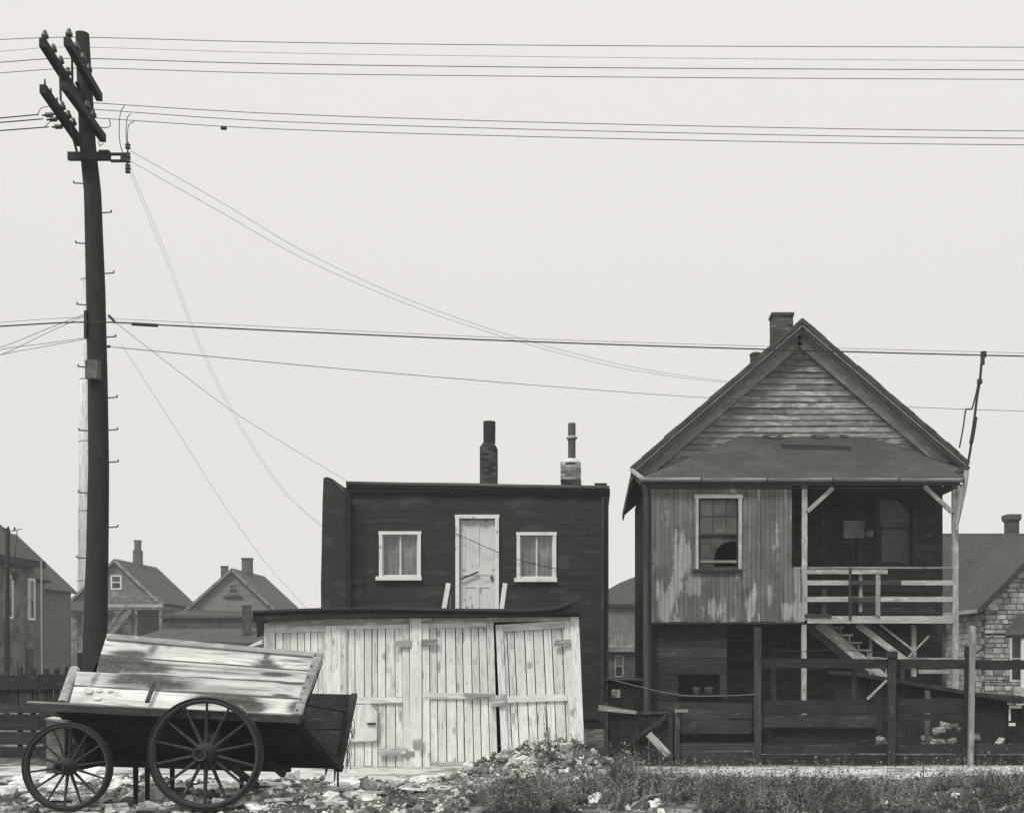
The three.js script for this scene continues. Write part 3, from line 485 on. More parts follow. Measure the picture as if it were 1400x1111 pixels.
  part(t, 'lower_end_wall', slab([V(xl, -0.05, wz + 0.03), V(xl, -0.05, z - 0.08), V(xl, Y(853), z - 0.08), V(xl, Y(853), wz + 0.03)], 0.05), M.dark[0]);
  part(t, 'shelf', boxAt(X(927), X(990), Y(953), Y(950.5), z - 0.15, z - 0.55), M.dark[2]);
  part(t, 'downspout', tube([at(880, 661, 25.35), at(882.5, 672, 25.4), at(883, 800, 25.4), at(884, 975, 25.4)], 0.06, 40, 9), mat(0.1, T.rough));
  part(t, 'bent_downspout', tube([at(1322, 643, 25.4), at(1320, 660, 25.4), at(1314, 690, 25.4), at(1308, 716, 25.4)], 0.05, 24, 8), M.grey[2]);
  part(t, 'post_splint', beam(at(1307, 725, 25.38), at(1315, 662, 25.38), 0.1, 0.05, V(0, 0, 1)), M.grey[3]);
  part(t, 'eave_scrap', slab([at(1296, 650, 25.7), at(1323, 637, 25.7), at(1327, 640, 25.6), at(1300, 655, 25.6)], 0.03), M.dark[1]);
  // stair under the porch
  const st = thing('porch_stair', 'weathered wooden stair slanting down to the right below the porch deck', 'stairs', V(X(1180), 0, -26));
  const sa = at(1119, 852, 25.95), sb = at(1206, 925, 25.95);
  part(st, 'stringer', beam(sa, sb, 0.2, 0.05), M.grey[3]);
  const fa = sa.clone().add(V(0, 0, -1.1)), fb = sb.clone().add(V(0, 0, -1.1)); part(st, 'stringer', beam(fa, fb, 0.2, 0.05), M.grey[1]);
  for (let i = 0; i < 7; i++) { const p = sa.clone().lerp(sb, (i + 0.35) / 7); part(st, 'tread', boxAt(p.x + 0.02, p.x + 0.27, p.y + 0.11, p.y + 0.15, p.z + 0.08, p.z - 1.2), pick(M.grey)); part(st, 'riser', boxAt(p.x + 0.19, p.x + 0.215, p.y - 0.06, p.y + 0.108, p.z + 0.04, p.z - 1.16), M.grey[2]); }
  part(st, 'handrail', beam(at(1172, 853, 25.75), at(1240, 904, 25.75), 0.13, 0.05), M.grey[3]); part(st, 'handrail', beam(at(1157, 853, 26.4), at(1222, 905, 26.4), 0.13, 0.05), M.dark[3]);
  part(st, 'handrail', beam(at(1188, 853, 25.9), at(1244, 895, 25.9), 0.1, 0.05), M.dark[3]); part(st, 'thin_rail', beam(at(1203, 853, 25.7), at(1250, 890, 25.7), 0.04, 0.04), M.grey[2]);
  part(st, 'loose_pole', rod(at(1240, 901, 25.6), at(1270, 870, 25.6), 0.022), M.grey[1]); part(st, 'stair_post', boxAt(X(1195), X(1199), Y(990), Y(870), -25.9, -25.98), M.grey[0]); part(st, 'stair_post', boxAt(X(1236), X(1241), Y(990), Y(905), -25.72, -25.8), M.dark[3]);
  part(st, 'lower_stringer', beam(at(1194, 914, 25.9), at(1236, 945, 25.9), 0.16, 0.05), M.grey[2]);
  // chimney and vent
  const c = thing('brick_chimney', 'square brick chimney at the ridge of the porch house', 'chimney', at(1070, 480, 28.3)), cs = 28.3 / F;
  bricks(c, (1056 - CX) * cs, (1085 - CX) * cs, EYE + (CY - 492) * cs, EYE + (CY - 431) * cs, -28.3, -28.75, M.brick, mat(0.2, T.rough));
  part(c, 'cap', boxAt((1055 - CX) * cs, (1086 - CX) * cs, EYE + (CY - 431) * cs, EYE + (CY - 427) * cs, -28.27, -28.78), M.brickDark[2]);
  const v = thing('roof_vent', 'small round-topped metal vent on the left slope of the porch house roof', 'vent', at(1034, 500, 28.5));
  part(v, 'stack', rod(at(1034, 508, 28.5), at(1034, 486, 28.5), 0.14, 0.14, 14), mat(0.06, T.rough)); part(v, 'cap', (() => { const g = new THREE.SphereGeometry(0.16, 14, 8, 0, 6.3, 0, 1.6); g.scale(1, 0.5, 1); const p = at(1034, 486, 28.5); g.translate(p.x, p.y, p.z); return g; })(), mat(0.06, T.rough));
  // pots on the shelf
  for (const [px, w] of [[952, 0.08], [969, 0.1]]) { const b = at(px, 950.5, 25.8), g = new THREE.LatheGeometry([[0, 0], [w * 0.8, 0], [w, 0.14], [w * 1.08, 0.17], [w * 0.95, 0.17], [w * 0.8, 0.03], [0, 0.02]].map(([p, q]) => new THREE.Vector2(p, q)), 14); g.translate(b.x, b.y, b.z); single('metal_pot', g, mat(0.2, T.rough, { roughness: 0.6 }), 'small round pot on the shelf in the dark opening under the porch', 'pot', b, 'pots under the porch'); }
  // leaning service mast on the right eave
  const m = thing('service_mast', 'crooked thin service mast leaning from the right eave up to the overhead cable', 'mast', at(1324, 634, 26.7));
  part(m, 'mast_pole', tube([at(1324, 632, 26.7), at(1327, 615, 26.7), at(1331, 585, 26.7), at(1336, 545, 26.7), at(1340, 520, 26.7), at(1343.5, 482, 26.7)], 0.028, 40, 6), M.dark[2]);
  part(m, 'mast_wrap', tube([at(1328, 606, 26.68), at(1331, 590, 26.68), at(1334, 570, 26.68)], 0.045, 14, 6), M.dark[1]);
  part(m, 'conduit', tube([at(1312, 612, 26.7), at(1317, 585, 26.7), at(1321, 560, 26.7), at(1322, 559, 26.7), at(1328, 559, 26.7), at(1333, 545, 26.7), at(1338, 523, 26.7)], 0.018, 60, 5), M.iron);
  for (const [px, py, w, h] of [[1343, 490, 4.5, 18], [1339, 522, 6, 6], [1346, 485, 3, 8]]) part(m, 'insulator_clamp', boxAt((px - w / 2 - CX) * 26.7 / F, (px + w / 2 - CX) * 26.7 / F, EYE + (CY - py - h / 2) * 26.7 / F, EYE + (CY - py + h / 2) * 26.7 / F, -26.62, -26.7), M.iron);
}
porchHouse();

// ---------------------------------------------------------------- dump wagon
function wagon() {
  const t = thing('dump_wagon', 'old wooden dump wagon with pale stained side boards and spoked wheels', 'wagon', V(-4.2, 0, -12.9));
  // one picture of the wood for the whole side: knots, soaked patches, grain and a dark arc above the rear wheel where the photograph has them
  const row = (y) => (y < 0.286 ? 0 : y < 0.53 ? 1 : y < 0.763 ? 2 : 3); // which board
  const W = 2.5, H = 1.15, blots = [[150, 905, 22, 7, 1.3], [175, 908, 25, 8, 1.25], [205, 913, 22, 7, 0.8], [145, 915, 14, 6, 1.2], [185, 928, 24, 8, 1.25], [212, 932, 20, 8, 1.0], [240, 936, 26, 8, 0.7], [290, 943, 45, 6, 0.45], [178, 893, 24, 5, 0.9], [203, 889, 6, 9, 0.7], [127, 927, 4, 12, 0.55], [112, 934, 10, 4, 0.35], [120, 950, 10, 7, 0.4], [108, 957, 8, 4, 0.4], [359, 899, 4, 6, 0.9], [359, 905, 9, 5, 0.9], [359, 911, 14, 4, 1.0], [372, 923, 16, 3, 1.2], [350, 918, 60, 3, 0.5], [396, 936, 14, 2, 1.1], [383, 953, 9, 2.5, 1.1], [300, 953, 26, 5, 1.1], [325, 957, 22, 7, 1.2], [345, 965, 14, 8, 1.0], [278, 958, 12, 5, 0.9], [405, 966, 10, 9, 0.7], [395, 904, 22, 2, 0.6], [226, 882, 4, 6, 0.4], [300, 920, 80, 2.5, 0.5], [430, 925, 6, 22, 0.5]].map(([px, py, rx, ry, a]) => { const yb = 961 + (px - 94) * 0.057, yt = 870 + (px - 145) * 0.0875, tt = (yb - py) / (yb - yt); return [(px - CX) * (12.25 + 0.85 * tt) / F + 5.145, tt * 1.06, rx * 0.0092, ry * 0.0125, a * 1.3, row(tt * 1.06)]; });
  const side = tex(1024, 512, W, H, (u, v) => {
    const x = u * W, y = v * H, bi = row(y), sd = 800 + bi * 1000, wob = 0.02 * fbm(u * 5, v * 5, 5, 5, sd + 1, 2), g = fbm(u * 7, (v + wob) * 130, 7, 130, sd + 3, 3), b = fbm(u * 9, v * 7, 9, 7, sd + 7, 5), f = fbm(u * 60, v * 60, 60, 60, 809, 2);
    const band = fbm(u * 4, v * 18, 4, 18, sd + 21, 4); let k = [0.60, 0.47, 0.5, 0.6][bi] * (1 + 0.55 * (band - 0.5) + 0.75 * (g - 0.5) + 0.5 * (b - 0.5) + 0.12 * (f - 0.5)), s = 0;
    const rag = 0.25 + 0.9 * fbm(u * 12, v * 90, 12, 90, 823, 3) + 0.9 * fbm(u * 22, v * 14, 22, 14, 825, 4); for (const [cx, cy, sx, sy, a, bj] of blots) { if (bj !== bi) continue; const q = (((x - cx) / sx) ** 2 + ((y - cy) / sy) ** 2) * rag; if (q < 7) s = Math.max(s, a * Math.exp(-q * 0.55) * (0.55 + 0.9 * b + 0.5 * (g - 0.5))); }
    const wx = 0.05 * (b - 0.5); s = Math.max(s, 0.6 * sm(0.62, 0.74, 0.75 * fbm(u * 6 + wx * 8, (v + wx) * 22, 6, 22, 811, 5) + 0.25 * g));
    k = lerp(k, 0.045 * (0.4 + 1.2 * g) + 0.05 * sm(0.6, 0.75, f), 0.95 * sm(0.1, 1.05, s + 0.35 * (g - 0.5))); k *= 1 - 0.5 * sm(0.74, 0.8, fbm(u * 3, (v + wob) * 70, 3, 70, 813, 2)); return k;
  });
  const sideM = mat(1.0, side, { bump: 0.006 }), q = (px, py, tt) => at(px, py, 12.25 + 0.85 * tt), O = q(94, 961, 0), AU = q(411, 980, 0).sub(O).normalize(), AN = AU.clone().cross(q(145, 870, 1).sub(O)).normalize(), axes = [AU, AN.clone().cross(AU)];
  const B = [[[94, 961], [411, 980], [418, 956], [101, 937.5], 0, 0.27], [[101, 936.5], [418.5, 955], [427, 934.5], [105, 917], 0.272, 0.5], [[131, 919], [427.5, 933.5], [433, 918], [136, 896], 0.503, 0.72], [[136.5, 895], [433.5, 917], [442, 896], [145, 870], 0.725, 1]];
  for (const [bl, br, tr, tl, t0, t1] of B) {
    const p = [q(...bl, t0), q(...br, t0), q(...tr, t1), q(...tl, t1)]; // split along the length so that edges can waver
    const d = rr(-0.01, 0.012); for (const v of p) v.z += d; p[2].add(V(0, -0.006, 0.008)); p[3].add(V(0, -0.006, 0.008)); p[0].add(V(0, 0.006, -0.008)); p[1].add(V(0, 0.006, -0.008));
    const n = 10, P = []; for (let i = 0; i <= n; i++) P.push(p[0].clone().lerp(p[1], i / n).add(V(0, i && i < n ? rr(-0.006, 0.004) : 0, 0))); for (let i = n; i >= 0; i--) P.push(p[3].clone().lerp(p[2], i / n).add(V(0, i && i < n ? rr(-0.004, 0.006) : 0, 0)));
    const gs = []; for (let i = 0; i < n; i++) gs.push(slab([P[i], P[i + 1], P[2 * n - i], P[2 * n + 1 - i]], 0.04, { fix: 1, origin: O, axes }));
    part(t, 'side_board', gs, sideM);
  }
  { const bk = [[96, 961, 0], [410, 980, 0], [440, 897, 1], [144, 873, 1], [136, 905, 0.62], [106, 921, 0.48]].map(([a, b, c]) => q(a, b, c).add(V(0, -0.045, -0.05))); part(t, 'added_dark_backing', slab(bk, 0.02), M.black[0]); }  // black sheet added behind the boards to keep their gaps dark
  const off = V(0, 0.025, 0.03), qq = (px, py, tt) => q(px, py, tt).add(off);
  part(t, 'end_cleat', slab([qq(401, 979, 0), qq(412, 980, 0), qq(442, 896, 1), qq(431, 895, 1)], 0.03), M.grey[0]);
  part(t, 'top_cap', slab([qq(146, 876, 0.95), qq(438, 901, 0.95), qq(442, 895.5, 1), qq(147, 869, 1)], 0.03), M.grey[1]);
  part(t, 'strap_cleat', slab([qq(199, 962, 0.0), qq(204.5, 962, 0.0), qq(214, 936, 0.27), qq(209, 936, 0.27)], 0.02), M.dark[3]);
  part(t, 'bark_post', (() => { const g = rod(at(85, 962, 12.3), at(102, 916, 12.75), 0.05, 0.058, 10), P = g.attributes.position; for (let i = 0; i < P.count; i++) P.setX(i, P.getX(i) + rr(-0.006, 0.006)); g.computeVertexNormals(); return g; })(), M.grey[2]);
  for (const [px, py, tt, w] of [[121, 944, 0.18, 11], [136, 944.5, 0.2, 8], [150, 944, 0.2, 8], [133, 955, 0.07, 9]]) part(t, 'paint_mark', (() => { const o = V(0, 0.008, 0.012), c = w > 10 ? Array.from({ length: 10 }, (_, i) => [Math.cos(i * 0.628) * w / 2, -Math.sin(i * 0.628) * w / 2.4]) : [[-w / 2, 2], [w / 2, 1.6], [w / 2, -2], [-w / 2, -1.6]]; return slab(c.map(([dx, dy]) => q(px + dx, py + dy, tt - dy * 0.011).add(o)), 0.004); })(), mat(1.5, T.rough));
  // nails along the cleat and top
  for (let i = 0; i < 6; i++) { const p = qq(407 + i * 5, 975 - i * 15, i * 0.17); p.z += 0.012; p.y += 0.006; part(t, 'bolt_head', rod(p, p.clone().add(V(0, 0.006, 0.008)), 0.012, 0.012, 6), M.iron); }
  part(t, 'side_rail', beam(at(38, 965, 12.2), at(411, 983, 12.2), 0.075, 0.16), M.dark[3]);
  part(t, 'side_rail_cap', beam(at(40, 960.5, 12.2), at(400, 978.5, 12.2), 0.03, 0.13), M.grey[0]);
  // V-shaped hopper
  const NT = at(411, 986, 12.32), K = at(463, 1051, 13.0), FT = at(482, 952, 13.85), N2 = at(430, 950, 12.75), NL = at(80, 968, 12.35), KL = at(128, 1042, 13.0), FL = at(150, 944, 13.95);
  for (let i = 0; i < 4; i++) { const a = i / 4, b = (i + 1) / 4 - 0.004; part(t, 'hopper_plank', slab([KL.clone().lerp(NL, a), K.clone().lerp(NT, a), K.clone().lerp(NT, b), KL.clone().lerp(NL, b)], 0.035), pick(M.black)); part(t, 'hopper_plank', slab([K.clone().lerp(FT, a), KL.clone().lerp(FL, a), KL.clone().lerp(FL, b), K.clone().lerp(FT, b)], 0.035), pick(M.black)); }
  part(t, 'front_board', slab([NL, KL, FL], 0.04), M.black[1]);
  part(t, 'hopper_floor', slab([V(-5.0, 0.92, -12.5), V(-2.95, 0.84, -12.55), V(-2.85, 0.84, -13.6), V(-5.0, 0.92, -13.7)], 0.03), M.dark[1]);
  const cut = [[N2, FT], [NT.clone().lerp(N2, 0.62), FT.clone().lerp(K, 0.225)], [NT.clone().lerp(K, 0.16), FT.clone().lerp(K, 0.46)], [K, K]];
  for (let i = 0; i < 3; i++) { const [a, b] = cut[i], [c, d] = cut[i + 1], o = V(-0.03 - 0.012 * (i % 2), 0, 0), g = (v, y) => v.clone().add(o).add(V(0, y, 0)); part(t, 'tail_plank', slab(i === 2 ? [g(b, -0.008), g(a, -0.008), g(c, 0)] : i === 1 ? [g(c, 0), g(d, 0.004), g(b, -0.008), g(a, -0.008), g(NT, 0)] : [g(c, 0.004), g(d, 0.004), g(b, 0), g(a, 0)], 0.035), M.dark[2 + (i % 2)]); }
  part(t, 'tail_frame', beam(NT.clone().add(V(0.02, 0, 0.02)), K.clone().add(V(0.02, 0, 0.02)), 0.07, 0.07), M.dark[1]); part(t, 'tail_frame', beam(K, FT.clone().add(V(0.02, 0.02, 0)), 0.05, 0.06), M.dark[1]);
  for (let i = 0; i < 9; i++) { const p = FT.clone().lerp(K, rr(0.1, 0.75)).add(V(0.03, 0, 0.02)); part(t, 'hanging_straw', tube([p, p.clone().add(V(rr(0, 0.05), -rr(0.03, 0.08), 0)), p.clone().add(V(rr(-0.01, 0.05), -rr(0.1, 0.3), 0))], 0.004, 6, 3), M.dark[2]); }
  part(t, 'hanging_rope', tube([at(470, 1010, 13.2), at(464, 1035, 13.1), at(461.5, 1062, 13.0), at(462, 1075, 12.95)], 0.012, 20, 5), M.dark[1]);
  part(t, 'tail_hook', rod(at(447, 1044, 12.95), at(445, 1060, 12.95), 0.022, 0.006, 6), M.iron); part(t, 'tail_hook', rod(at(458, 1050, 12.95), at(457, 1068, 12.95), 0.014, 0.006, 6), M.iron);
  // running gear
  const wheel = (px, py, Z, r, n, tw) => {
    const w = sub(t, 'wheel'), c = at(px, py, Z), wd = r * 0.085, ro = r - 0.012;
    const ring = (pts) => { const g = new THREE.LatheGeometry(pts.map(([a, b]) => new THREE.Vector2(a, b)), 56); g.rotateX(Math.PI / 2); g.translate(c.x, c.y, c.z); return g; };
    part(w, 'felloe', ring([[ro - r * 0.085, -wd], [ro - r * 0.095, 0], [ro - r * 0.085, wd], [ro, wd * 1.1], [ro, -wd * 1.1], [ro - r * 0.085, -wd]]), M.dark[3]);
    part(w, 'iron_tyre', ring([[ro, -wd * 1.25], [r, -wd * 1.2], [r, wd * 1.2], [ro, wd * 1.25], [ro, -wd * 1.25]]), mat(0.075, T.rough, { roughness: 0.7 }));
    const hr = r * 0.17; part(w, 'hub', ring([[0, 0.17], [hr * 0.45, 0.17], [hr * 0.5, 0.2], [hr * 0.72, 0.2], [hr * 0.74, 0.12], [hr * 0.95, 0.08], [hr * 1.15, 0.02], [hr * 1.15, -0.05], [hr * 0.9, -0.14], [0, -0.14]]), M.dark[3]);
    part(w, 'hub_band', ring([[hr * 0.74, 0.205], [hr * 0.82, 0.2], [hr * 0.82, 0.15], [hr * 0.76, 0.15]]), M.iron); part(w, 'axle_nut', ring([[0, 0.175], [hr * 0.32, 0.175], [hr * 0.34, 0.15], [hr * 0.34, 0.14]]), M.iron);
    for (let i = 0; i < n; i++) { const a = (i + tw) / n * Math.PI * 2, d = V(Math.cos(a), Math.sin(a), 0), p0 = c.clone().addScaledVector(d, hr * 0.9).add(V(0, 0, -0.02)), p1 = c.clone().addScaledVector(d, ro - r * 0.09); const g = new THREE.CylinderGeometry(r * 0.021, r * 0.035, p0.distanceTo(p1), 7); g.scale(1, 1, 1.3); g.applyQuaternion(new THREE.Quaternion().setFromUnitVectors(V(0, 1, 0), p1.clone().sub(p0).normalize())); const m = p0.clone().add(p1).multiplyScalar(0.5); g.translate(m.x, m.y, m.z); part(w, 'spoke', g, i % 3 ? M.dark[3] : M.dark[2]); }
  };
  wheel(281, 1030, 12.08, 0.552, 14, 0.45); wheel(92, 1048, 12.14, 0.433, 14, 0.3);
  { const r = at(281, 1030, 12.08), f = at(92, 1048, 12.14), bz = -13.85; // axles reach across; the far wheels are gone
    part(t, 'axle', beam(V(r.x, r.y, -12.1), V(r.x, r.y, bz), 0.1, 0.1), M.dark[1]); part(t, 'axle', beam(V(f.x, f.y, -12.15), V(f.x, f.y, bz), 0.1, 0.1), M.dark[1]);
    part(t, 'bolster', beam(V(f.x + 0.05, f.y + 0.13, -12.25), V(f.x + 0.05, f.y + 0.13, bz + 0.1), 0.16, 0.14), M.dark[1]);
    part(t, 'bolster', beam(V(f.x + 0.3, 0.86, -12.45), V(f.x + 0.3, 0.86, bz + 0.1), 0.1, 0.12), M.dark[0]); part(t, 'bolster', beam(V(r.x, r.y + 0.12, -12.25), V(r.x, r.y + 0.12, bz + 0.1), 0.16, 0.16), M.dark[1]);
    part(t, 'reach_pole', beam(V(f.x, 0.42, -13), V(r.x + 0.6, 0.36, -13), 0.09, 0.09), M.dark[1]);
    part(t, 'king_post', beam(V(f.x + 0.05, f.y, -13), V(f.x + 0.3, 0.9, -13), 0.12, 0.12, V(0, 0, 1)), M.dark[1]);
    part(t, 'rear_stay', beam(V(r.x - 0.1, r.y, -12.4), at(330, 990, 12.8), 0.08, 0.06), M.dark[1]); part(t, 'rear_stay', beam(at(352, 1028, 12.7), at(388, 1059, 12.5), 0.06, 0.05), M.dark[0]); part(t, 'rear_stay', beam(at(300, 1035, 12.5), at(352, 1075, 12.4), 0.06, 0.05), M.dark[0]); }
  for (const [px, Z] of [[185, 13], [201, 13], [235, 13.8], [330, 13.8]]) part(t, 'prop_leg', (() => { const a = at(px, 1045, Z), b = a.clone().setY(gh(a.x, a.z) - 0.02); return rod(b, a, 0.022, 0.03, 7); })(), M.dark[1]);
  const sp = at(80, 985, 12.45); part(t, 'stake_post', slab([V(sp.x - 0.09, 0.36, -12.37), V(sp.x + 0.09, 0.36, -12.37), V(sp.x + 0.09, 0.87, -12.37), V(sp.x - 0.09, 0.9, -12.37)], 0.16), M.grey[0]);
  part(t, 'stake_post_lit_top', slab([V(sp.x - 0.1, 0.905, -12.35), V(sp.x + 0.1, 0.875, -12.35), V(sp.x + 0.1, 0.885, -12.55), V(sp.x - 0.1, 0.915, -12.55)], 0.012), M.trim);  // thin pale sheet: brightness of the post top put into colour
  part(t, 'stake_iron', tube([V(sp.x + 0.1, 0.8, -12.34), V(sp.x + 0.16, 0.81, -12.34), V(sp.x + 0.165, 0.66, -12.34)], 0.012, 10, 5), mat(0.3, T.rough));
}
wagon();

// ---------------------------------------------------------------- utility pole and wires
const AZ = (py) => 16.9 * 845 / (CY - py), AZ2 = (py) => 16.9 * 785 / (CY - py);
function utilityPole() {
  const t = thing('utility_pole', 'tall dark utility pole with slanting double crossarms and step bolts', 'utility pole', at(130, 981.7, 18.35).setY(0));
  const Zp = 18.35, prof = [[112, 46, 9], [115.5, 120, 10], [119.5, 200, 10.8], [126, 262, 11.3], [130.5, 400, 12.6], [133, 520, 13], [134.5, 640, 13.6], [132.5, 760, 14.6], [130, 850, 15.8], [129, 910, 16.6], [128.5, 1041, 18]];
  { const g = new THREE.CylinderGeometry(1, 1, 1, 18, 60), P = g.attributes.position, uv = g.attributes.uv, s = Zp / F;
    for (let i = 0; i < P.count; i++) {
      const v = 0.5 - P.getY(i), py = lerp(46, 1041, v); let k = 0; while (k < prof.length - 2 && prof[k + 1][1] < py) k++;
      const f = (py - prof[k][1]) / (prof[k + 1][1] - prof[k][1]), c = lerp(prof[k][0], prof[k + 1][0], f), r = lerp(prof[k][2], prof[k + 1][2], f) * s, a = Math.atan2(P.getZ(i), P.getX(i)), rad = Math.hypot(P.getX(i), P.getZ(i)) * r * (1 + 0.04 * (noise2(Math.cos(a) * 2 + 7, py * 0.02 + Math.sin(a) * 2, 91) - 0.5));
      const o = at(c, py, Zp); P.setXYZ(i, o.x + rad * Math.cos(a), o.y, o.z + rad * Math.sin(a)); uv.setXY(i, (1 - v) * 10.6, (a / 6.2832 + 0.5) * 1.2);
    }
    g.computeVertexNormals(); part(t, 'pole_shaft', g, M.pole); }
  const arm = (n, f) => { const a = at(...n), b = at(...f); part(t, 'crossarm', beam(a, b, 0.115, 0.09), M.dark[0]); return [a, b]; };
  const A1 = arm([57.5, 58, 16.9], [109, 139, 18.8]), A2 = arm([91, 56, 16.9], [135.5, 133, 18.72]), A3 = arm([58, 121, 16.9], [109, 195, 18.7]), A4 = arm([88, 117, 16.9], [140.5, 189, 18.7]);
  const pin = (A, f, h = 0.1) => { const p = A[0].clone().lerp(A[1], f), ins = sub(t, 'insulator'); part(ins, 'pin', rod(p.clone().add(V(0, 0.05, 0)), p.clone().add(V(0, 0.06 + h, 0)), 0.014, 0.014, 6), M.iron); const g = new THREE.LatheGeometry([[0, 0.1], [0.02, 0.098], [0.03, 0.075], [0.026, 0.06], [0.045, 0.045], [0.05, 0], [0.03, -0.005], [0, 0]].map(([a, b]) => new THREE.Vector2(a, b)), 12); g.translate(p.x, p.y + 0.02 + h, p.z); part(ins, 'glass_cap', g, M.ceramic); };
  for (const f of [0.06, 0.27, 0.46, 0.65]) { pin(A1, f); pin(A2, f); }
  for (const f of [0.5, 0.66, 0.8]) pin(A3, f); for (const f of [0.55, 0.72]) pin(A4, f);
  for (const f of [0.05, 0.2, 0.36]) { const p = A3[0].clone().lerp(A3[1], f); part(t, 'bare_pin', rod(p.clone().add(V(0, 0.05, 0)), p.clone().add(V(0, 0.17, 0)), 0.016, 0.01, 6), M.iron); }
  const iron = (a, b, w = 0.035) => part(t, 'arm_brace', beam(a, b, w, 0.02, V(0, 0, 1)), M.iron);
  iron(at(98, 78, 17.6), at(98.5, 119, 17.7)); iron(at(81.5, 95, 17.6), at(82.5, 138, 17.6)); iron(at(95, 172, 18), at(107.5, 218, 18.2), 0.05); iron(at(104, 112, 18), at(108, 122, 18.2), 0.05);
  // three strain insulators on the left
  for (const [px, py, ex, ey] of [[66, 157, 92, 154], [72, 163, 95, 161], [79, 173, 98, 171]]) { const s = sub(t, 'strain_insulator'), Z = 18.1; part(s, 'body', rod(at(px - 4, py, Z), at(px + 5, py - 0.3, Z), 0.035, 0.035, 10), M.ceramic); part(s, 'link', rod(at(px - 9, py + 0.7, Z), at(ex, ey, Z + 0.1), 0.014, 0.014, 5), M.iron); }
  // side bracket and spool rack
  const s = 18.1 / F, bx = (a, b, c, d, m = M.dark[0], dep = 0.07) => boxAt((a - CX) * s, (b - CX) * s, EYE + (CY - d) * s, EYE + (CY - c) * s, -18.1, -18.1 - dep);
  part(t, 'side_bracket', bx(91.5, 149, 207, 217.5), M.dark[0]); part(t, 'bracket_frame', [bx(149.2, 174, 208.3, 210.2), bx(149.2, 174, 217.6, 219.5), bx(164, 168, 210.4, 217.4)], M.iron);
  part(t, 'bracket_plate', bx(134, 148, 204.5, 206.5), M.iron); part(t, 'rack_rod', rod(at(174.5, 194, 18.1), at(173.5, 237, 18.1), 0.012), M.iron);
  for (const y of [200, 212, 219, 228, 233]) part(t, 'spool_insulator', (() => { const g = new THREE.LatheGeometry([[0.012, -0.035], [0.04, -0.03], [0.04, -0.015], [0.025, 0], [0.04, 0.015], [0.04, 0.03], [0.012, 0.035]].map(([a, b]) => new THREE.Vector2(a, b)), 10), p = at(174.3, y, 18.1); g.translate(p.x, p.y, p.z); return g; })(), M.ceramic);
  const lead = (...p) => part(t, 'jumper_lead', tube(p.map(([a, b]) => at(a, b, 18.1)), 0.006, 30, 4), M.wire);
  lead([170, 144.5], [165, 152], [162.5, 175], [164, 198], [168, 210]); lead([179, 155], [174, 160], [172, 175], [172.5, 195]); lead([183, 166], [176, 170], [174, 182], [174, 196]); lead([149, 163], [150, 172], [144, 174.5], [138, 174]); lead([51, 156], [56, 148], [66, 145.5], [78, 147]); lead([134, 193], [136, 199], [141, 196]); lead([61, 173], [66, 168], [70, 165]);
  for (const [side, ys] of [[-1, [250, 332, 416, 501, 588, 673, 762]], [1, [290, 373, 460, 543, 587, 631, 720]]]) for (const py of ys) {
    let k = 0; while (prof[k + 1][1] < py) k++; const f = (py - prof[k][1]) / (prof[k + 1][1] - prof[k][1]), e = lerp(prof[k][0], prof[k + 1][0], f) + side * (lerp(prof[k][2], prof[k + 1][2], f) - 2);
    part(t, 'step_bolt', [rod(at(e, py + 1, 18.3), at(e + side * 15, py, 18.3), 0.01, 0.01, 5), rod(at(e + side * 15, py + 0.3, 18.3), at(e + side * 15.3, py - 3, 18.3), 0.011, 0.011, 5)], M.iron);
  }
  part(t, 'sign_plate', boxAt((119.5 - CX) * 18.2 / F, (136.5 - CX) * 18.2 / F, EYE + (CY - 519) * 18.2 / F, EYE + (CY - 494) * 18.2 / F, -18.1, -18.24), mat(0.22, T.rough));
  part(t, 'cable_clamp', boxAt((114 - CX) * 18.2 / F, (117.5 - CX) * 18.2 / F, EYE + (CY - 462) * 18.2 / F, EYE + (CY - 424) * 18.2 / F, -18.2, -18.26), M.iron);
  part(t, 'cable_clamp', tube([at(148, 431, 18.2), at(153, 436, 18.2), at(157, 441, 18.2)], 0.02, 8, 5), M.iron); part(t, 'cable_clamp', rod(at(146, 474, 18.2), at(150, 473, 18.2), 0.02, 0.02, 6), M.iron);
}
utilityPole();
function wire(pts, r, label, group) { const v = pts.map(([a, b, c]) => at(a, b, c)); return single('overhead_wire', tube(v, r, Math.max(24, pts.length * 16), 5), M.wire, label, 'wire', v[0], group); }
